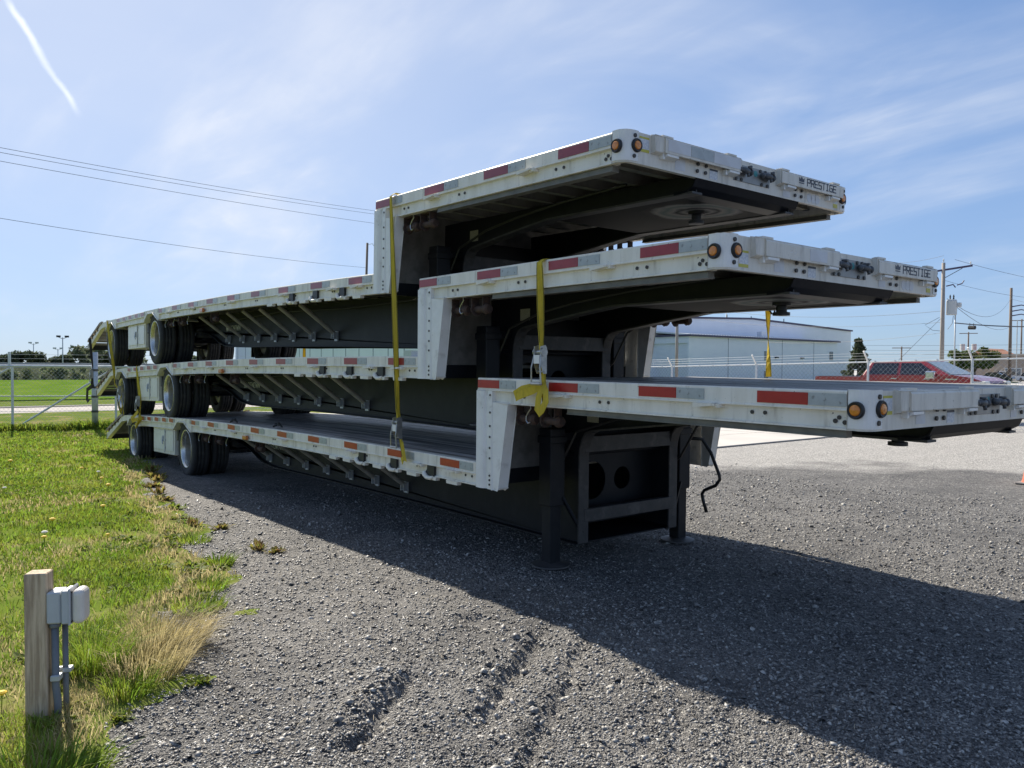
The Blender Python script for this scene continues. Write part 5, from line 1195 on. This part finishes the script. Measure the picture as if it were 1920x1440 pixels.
# ------------------------------------------------------------------ loose stones
STONE = mat('stone_chip', (.075, .074, .073), (.34, .325, .30), rough=.5, nscale=40, island=.7, spec=.5)
STONEL = mat('pale_chip', (.40, .38, .35), (.30, .29, .27), rough=.8, nscale=7, island=.3)
oct_ = np.array([(1, 0, 0), (-1, 0, 0), (0, 1, 0), (0, -1, 0), (0, 0, 1), (0, 0, -1), (.75, .75, .4), (-.75, .7, .35), (-.7, -.75, .4), (.7, -.75, .35)], float)
octF = np.array([(4, 6, 7), (4, 7, 8), (4, 8, 9), (4, 9, 6), (6, 2, 7), (7, 1, 8), (8, 3, 9), (9, 0, 6), (6, 0, 2), (2, 1, 7), (1, 3, 8), (3, 0, 9)])
def stones(n, reg, smin, smax, mats, name, seed, power=1.0, pref=None):
    g_ = np.random.default_rng(seed); pts = np.zeros((0, 2))
    while len(pts) < n:
        p = np.stack([g_.uniform(reg[0], reg[1], n*3), g_.uniform(reg[2], reg[3], n*3)], 1)
        dd = np.hypot(p[:, 0]-CAM.x, p[:, 1]-CAM.y)
        k = (g_.random(len(p)) < np.clip((2.6/dd)**(2*power), 0, 1)) & (lawn_mask(p[:, 0], p[:, 1]) < -.02+.2*g_.random(len(p))**3) & (dd > 1.2)
        pts = np.concatenate([pts, p[k]])
    pts = pts[:n]; s = smin*(smax/smin)**(g_.random(n)**2.2)
    dd = np.hypot(pts[:, 0]-CAM.x, pts[:, 1]-CAM.y); s = s*np.clip(.75+dd*.06, .8, 1.6)
    z = ground_z(pts[:, 0], pts[:, 1])
    S = np.stack([s*g_.uniform(.7, 1.3, n), s*g_.uniform(.6, 1.1, n), s*g_.uniform(.3, .8, n)], 1)
    J = oct_[None]*(1+g_.uniform(-.28, .28, (n, len(oct_), 3)))
    V = J*S[:, None, :]
    a = g_.uniform(0, 6.283, n); ca, sa = np.cos(a)[:, None], np.sin(a)[:, None]; tl = g_.normal(0, .38, (n, 2))
    x, y, zz = V[..., 0]*ca-V[..., 1]*sa, V[..., 0]*sa+V[..., 1]*ca, V[..., 2]
    zz = zz+x*tl[:, :1]+y*tl[:, 1:]
    V = np.stack([x+pts[:, :1], y+pts[:, 1:], zz+(z+s*.10)[:, None]], -1).reshape(-1, 3)
    F = (octF[None]+len(oct_)*np.arange(n)[:, None, None]).reshape(-1, 3)
    return np_mesh(name, V, F, mats, kind='stuff')
OCT = (oct_, octF)
oct_ = np.array([(1, .1, 0), (-1, 0, .1), (0, 1, -.1), (.1, -1, 0), (.2, .1, 1), (0, 0, -1)], float); octF = np.array([(4, 0, 2), (4, 2, 1), (4, 1, 3), (4, 3, 0), (5, 2, 0), (5, 1, 2), (5, 3, 1), (5, 0, 3)])
stones(170000, (-5, 6.2, -3.2, 7), .005, .015, STONE, 'gravel', 11, 1.25)
oct_, octF = OCT
stones(6000, (-6, 5.5, -3.2, 6), .009, .021, STONE, 'gravel.001', 12, .8)
stones(2600, (-7, 5.5, -3.2, 8), .006, .019, STONEL, 'gravel.002', 13, .8)
for (a0_, b0_, w_, d_), sd_ in zip(RUTS[:3], (21, 22, 23)):
    g_ = np.random.default_rng(sd_); n = 24
    t_ = g_.random(n); off = g_.normal(0, w_*.9, n)-w_*1.4
    dx, dy = b0_[0]-a0_[0], b0_[1]-a0_[1]; l = math.hypot(dx, dy)
    P = np.stack([a0_[0]+dx*t_-dy/l*off*-1, a0_[1]+dy*t_-dx/l*off], 1); s = .010+.018*g_.random(n)**2
    J = oct_[None]*(1+g_.uniform(-.3, .3, (n, 10, 3)))*(s[:, None]*g_.uniform(.6, 1.2, (n, 3)))[:, None, :]
    V = (J+np.stack([P[:, 0], P[:, 1], ground_z(P[:, 0], P[:, 1])+s*.3], 1)[:, None, :]).reshape(-1, 3)
    np_mesh('rubble', V, (octF[None]+10*np.arange(n)[:, None, None]).reshape(-1, 3), STONE, kind='stuff')
# straws lying on the gravel
STRAW = mat('dry_straw', (.46, .39, .27), (.36, .29, .19), rough=.8, island=.25)
g_ = np.random.default_rng(31); n = 900
P = np.stack([g_.uniform(-2, 4.2, n*4), g_.uniform(-3.1, .2, n*4)], 1)
k = (lawn_mask(P[:, 0], P[:, 1]) < 0) & (g_.random(len(P)) < np.exp(lawn_mask(P[:, 0], P[:, 1])*.9)); P = P[k][:n]; n = len(P)
a = g_.uniform(0, 6.28, n); l = g_.uniform(.02, .07, n); cv = g_.uniform(-.5, .5, n)
def ribbon(P0, P1, P2, w):
    d = P2-P0; s = np.stack([-d[:, 1], d[:, 0], np.zeros(len(d))], 1); s /= np.linalg.norm(s, axis=1)[:, None]+1e-9; s *= w[:, None]
    V = np.stack([P0-s, P0+s, P1+s*.8, P1-s*.8, P2], 1); return V
zz = ground_z(P[:, 0], P[:, 1])
A0 = np.stack([P[:, 0], P[:, 1], zz+.006], 1); A1 = A0+np.stack([np.cos(a)*l*.5, np.sin(a)*l*.5, g_.uniform(.004, .02, n)], 1); A2 = A0+np.stack([np.cos(a+cv)*l, np.sin(a+cv)*l, g_.uniform(0, .012, n)], 1)
V = ribbon(A0, A1, A2, np.full(n, .0011)); o_ = 5*np.arange(n)[:, None, None]
np_mesh('straw', V.reshape(-1, 3), (np.array([(0, 1, 2), (0, 2, 3), (3, 2, 4)])[None]+o_).reshape(-1, 3), STRAW, kind='stuff')

# ------------------------------------------------------------------ grass
GR = [mat('grass_green', (.16, .25, .025), (.26, .32, .05), rough=.55, nscale=1.6, island=.35, spec=.25), mat('grass_dry', (.40, .34, .16), (.50, .42, .24), rough=.7, nscale=3, island=.3, spec=.2)]
for m_ in GR: thin(m_)
def grass(n, reg, hmin, hmax, name, seed, mfun=None, fall=1.5, wid=.0022, dry=.25):
    g_ = np.random.default_rng(seed); pts = np.zeros((0, 2))
    while len(pts) < n:
        p = np.stack([g_.uniform(reg[0], reg[1], n*3), g_.uniform(reg[2], reg[3], n*3)], 1)
        dd = np.hypot(p[:, 0]-CAM.x, p[:, 1]-CAM.y)
        mk = lawn_mask(p[:, 0], p[:, 1]); den = np.clip(mk*3+.1, 0, 1)*np.clip((fbm(p[:, 0], p[:, 1], 2.2, 3)-.26)*4.5, .12, 1)
        if mfun is not None: den = mfun(p[:, 0], p[:, 1])
        k = (g_.random(len(p)) < den*np.clip((4/dd)**fall, 0, 1)) & (dd > 1.6); pts = np.concatenate([pts, p[k]])
    pts = pts[:n]; dd = np.hypot(pts[:, 0]-CAM.x, pts[:, 1]-CAM.y)
    h = g_.uniform(hmin, hmax, n)*(.6+.8*fbm(pts[:, 0], pts[:, 1], 1.3, 2)); a = g_.uniform(0, 6.283, n); ln = g_.uniform(.2, 1.0, n)
    z = lawn_z(pts[:, 0], pts[:, 1]); P0 = np.stack([pts[:, 0], pts[:, 1], z], 1)
    dr = np.stack([np.cos(a), np.sin(a), 0*a], 1)*(ln*h)[:, None]
    P1 = P0+dr*.35+np.array([0, 0, 1])*(h*.62)[:, None]; P2 = P0+dr*1.0+np.array([0, 0, 1])*(h*(1-.35*ln))[:, None]
    a2 = g_.uniform(0, 6.283, n); s = np.stack([np.cos(a2), np.sin(a2), 0*a2], 1)*(wid*np.clip(dd/4.5, .9, 4.5)*g_.uniform(.7, 1.4, n))[:, None]
    V = np.stack([P0-s, P0+s, P1+s*.8, P1-s*.8, P2], 1).reshape(-1, 3); F3 = (np.array([(0, 1, 2), (0, 2, 3), (3, 2, 4)])[None]+5*np.arange(n)[:, None, None]).reshape(-1, 3)
    o = np_mesh(name, V, F3, GR, kind='stuff')
    dp = fbm(pts[:, 0], pts[:, 1], .9, 3)+.42*(lawn_mask(pts[:, 0], pts[:, 1]) < .30); mi = ((dp+g_.normal(0, .10, n)) > .82-dry).astype(np.int32)
    o.data.polygons.foreach_set('material_index', np.repeat(mi, 3)); return o
grass(150000, (-9, 2.6, -9, 1), .03, .085, 'grass', 41, dry=.10)
grass(90000, (-22, -6, -13, 8), .05, .11, 'grass.001', 42, fall=.7, wid=.0026, dry=.10)
def strip_gate(x, y): return np.clip(1-np.abs((x-(-21.95+.434*(y+2.4)))-.15)/.45, 0, 1)
grass(9000, (-24, -18, -9, 8), .15, .42, 'grass.002', 43, strip_gate, 0.0, .0035, dry=.0)
def tuft(cx, cy, r, n, h, label, dry_m, lean, seed, cat='grass tuft', name='grass_tuft', wid=.0022, grp=None):
    g_ = np.random.default_rng(seed); rr = r*np.sqrt(g_.random(n)); a = g_.uniform(0, 6.283, n)
    P = np.stack([rr*np.cos(a), rr*np.sin(a), np.zeros(n)-.01], 1); hh = h*g_.uniform(.4, 1.0, n)
    out = np.stack([np.cos(a), np.sin(a), 0*a], 1)*(.15+.75*rr/r)[:, None]+g_.normal(0, .22, (n, 3))*np.array([1, 1, 0])+np.array(lean)
    P1 = P+out*(hh*.35)[:, None]+np.array([0, 0, 1])*(hh*.62)[:, None]; P2 = P+out*(hh*.95)[:, None]+np.array([0, 0, 1])*(hh*g_.uniform(.6, 1.0, n))[:, None]
    a2 = g_.uniform(0, 6.28, n); s = np.stack([np.cos(a2), np.sin(a2), 0*a2], 1)*(wid*g_.uniform(.6, 1.2, n))[:, None]
    V = np.stack([P-s, P+s, P1+s*.8, P1-s*.8, P2], 1).reshape(-1, 3)
    F3 = (np.array([(0, 1, 2), (0, 2, 3), (3, 2, 4)])[None]+5*np.arange(n)[:, None, None]).reshape(-1, 3)
    o = np_mesh(name, V, F3, GR[dry_m]); o.location = (cx, cy, float(lawn_z(cx, cy))); return tag(o, label, cat, grp)
tuft(.60, -2.84, .13, 620, .30, 'tall green grass tuft just right of the outlet post', 0, (.05, .1, 0), 51)
tuft(1.0, -2.76, .10, 300, .18, 'shorter green tuft at the gravel rim in front of the tall tuft', 0, (.1, .2, 0), 52)
tuft(.38, -2.44, .20, 1100, .25, 'bleached dry grass clump leaning over the gravel', 1, (.2, .35, 0), 53)
tuft(.78, -2.62, .17, 520, .27, 'straw coloured clump between the green tuft and the gravel', 1, (.15, .3, 0), 54)
tuft(1.75, -3.22, .22, 800, .15, 'low leafy grass in front of the outlet post', 0, (0, 0, 0), 55, wid=.004)
for i, (x, y, r_) in enumerate(((-.3, -2.05, .16), (-.75, -1.85, .13), (-1.5, -1.55, .12), (-2.6, -1.45, .16))):
    tuft(x, y, r_, 260, .12, ('leafy tuft at the lawn rim nearest the bleached clump', 'second leafy tuft along the lawn rim beyond the bleached clump', 'third leafy tuft along the lawn rim, by the reddish weeds', 'farthest leafy tuft along the lawn rim, before the wheels')[i], 0, (0, .1, 0), 60+i, wid=.004, grp='tufts along the lawn rim')
# ragged weeds where the gravel meets the lawn: rosettes of broad leaves
WEED = [thin(mat('weed_green', (.16, .24, .03), (.26, .27, .05), rough=.6, island=.35)), thin(mat('weed_red', (.20, .13, .055), (.24, .24, .05), rough=.7, nscale=22, lo=.45, hi=.55, island=.4))]
def weed_mesh(seed, m_, n=75, r=.12, h=.08):
    g_ = np.random.default_rng(seed); a = g_.uniform(0, 6.28, n); el = g_.uniform(.15, 1.25, n); l = r*g_.uniform(.5, 1.1, n); b0 = g_.normal(0, r*.28, (n, 2))
    d = np.stack([np.cos(a)*np.cos(el), np.sin(a)*np.cos(el), np.sin(el)*h/r*1.1], 1); sd_ = np.stack([-np.sin(a), np.cos(a), 0*a], 1)
    P0 = np.stack([b0[:, 0], b0[:, 1], np.zeros(n)], 1); w = l*.15
    V = np.stack([P0, P0+d*(l*.5)[:, None]+sd_*w[:, None], P0+d*l[:, None]-np.array([0, 0, 1])*(l*.12)[:, None], P0+d*(l*.5)[:, None]-sd_*w[:, None]], 1).reshape(-1, 3)
    me = bpy.data.meshes.new('weed'); me.from_pydata(V.tolist(), [], np.arange(4*n).reshape(n, 4).tolist()); me.materials.append(m_); return me
WM = [weed_mesh(71, WEED[0]), weed_mesh(72, WEED[1]), weed_mesh(73, WEED[1], 55, .10, .11), weed_mesh(74, WEED[0], 70, .15, .07)]
for i, (x, y, k, s) in enumerate(((-3.39, -1.22, 2, 1.0), (-3.1, -1.02, 1, .9), (-1.85, -1.08, 2, 1.0), (-1.65, -1.0, 1, .7), (-7.6, -.52, 2, 1.3), (-8.3, -.4, 1, 1.4), (-9.0, -.30, 2, 1.4), (-7.0, -.75, 1, 1.3), (-6.2, -.85, 2, 1.1), (-5.5, -.95, 1, 1.2), (-4.7, -1.05, 0, 1.2))):
    o = link('gravel_weed', WM[k], None, (x, y, float(ground_z(x, y))+.005)); o.scale = (s, s, s); o.rotation_euler = (0, 0, i*1.3)
    tag(o, 'ragged reddish weed growing at the gravel edge', 'weed', 'weeds along the gravel edge')
g_ = np.random.default_rng(81); c_ = 0
while c_ < 70:
    x, y = g_.uniform(-6, 1.9), g_.uniform(-5.2, -.9); mk = lawn_mask(x, y)
    if -.05 < mk < .9 and g_.random() < .7:
        o = link('broadleaf_weed', WM[0 if g_.random() < .6 else 3], None, (x, y, float(lawn_z(x, y))+.003)); s = g_.uniform(.4, .9); o.scale = (s, s, s); o.rotation_euler = (0, 0, g_.uniform(0, 6)); c_ += 1
        tag(o, 'green broadleaf weed in the lawn near its gravel rim', 'weed', 'broadleaf weeds in the lawn')
DAND = mat('dandelion_yellow', (.75, .50, .02), rough=.7); CLOCK = mat('dandelion_clock', (.7, .68, .62), rough=.9)
b = MB(); b.tube([(0, 0, 0), (.004, .002, .085)], .0025, 5)
b.mi = 1; b.lathe([(.004, .08), (.020, .09), (.022, .097), (.012, .104), (.0001, .106)], (.004, .002, 0), 2, 9)
dm = b.mesh('dandelion', [GR[0], DAND]); dm2 = dm.copy(); dm2.materials[1] = CLOCK
c_ = 0
while c_ < 46:
    x, y = g_.uniform(-14, 1.6), g_.uniform(-7.5, -1.2); mk = lawn_mask(x, y)
    if .35 < mk < 4.5:
        cl_ = c_ % 5 == 4
        o = link('dandelion', dm2 if cl_ else dm, None, (x, y, float(lawn_z(x, y)))); s = g_.uniform(.7, 1.2)*(1+max(0, -x)*.05); o.scale = (s, s, s*.9); c_ += 1
        tag(o, 'white dandelion seed head in the lawn' if cl_ else 'yellow dandelion flower in the lawn', 'flower', 'dandelion seed heads' if cl_ else 'dandelions in the lawn')

# black rubber tarp straps left lying on the decks
for t_, x, y, lab in ((0, -4.45, .10, 'black rubber tarp strap lying on the lowest deck edge'), (0, -5.9, .04, 'small black rubber strap hooked over the lowest rail near the wheels'), (1, -2.9, 2.35, 'black rubber strap heap on the far side of the middle deck'), (1, -2.4, 2.45, 'small grey lump on the far edge of the middle deck')):
    p = WP(t_, x, y, ZL+.012); m = MB()
    m.tube([p+Vector(q) for q in ((-.12, 0, 0), (-.08, .02, .035), (-.03, -.01, .02), (.0, .03, .045), (.05, .0, .03), (.10, -.02, .05), (.15, .01, .015))], [.012, .016, .012, .018, .014, .017, .010], 7)
    tag(m.build('tarp_strap', BLK, None), lab, 'rubber strap')
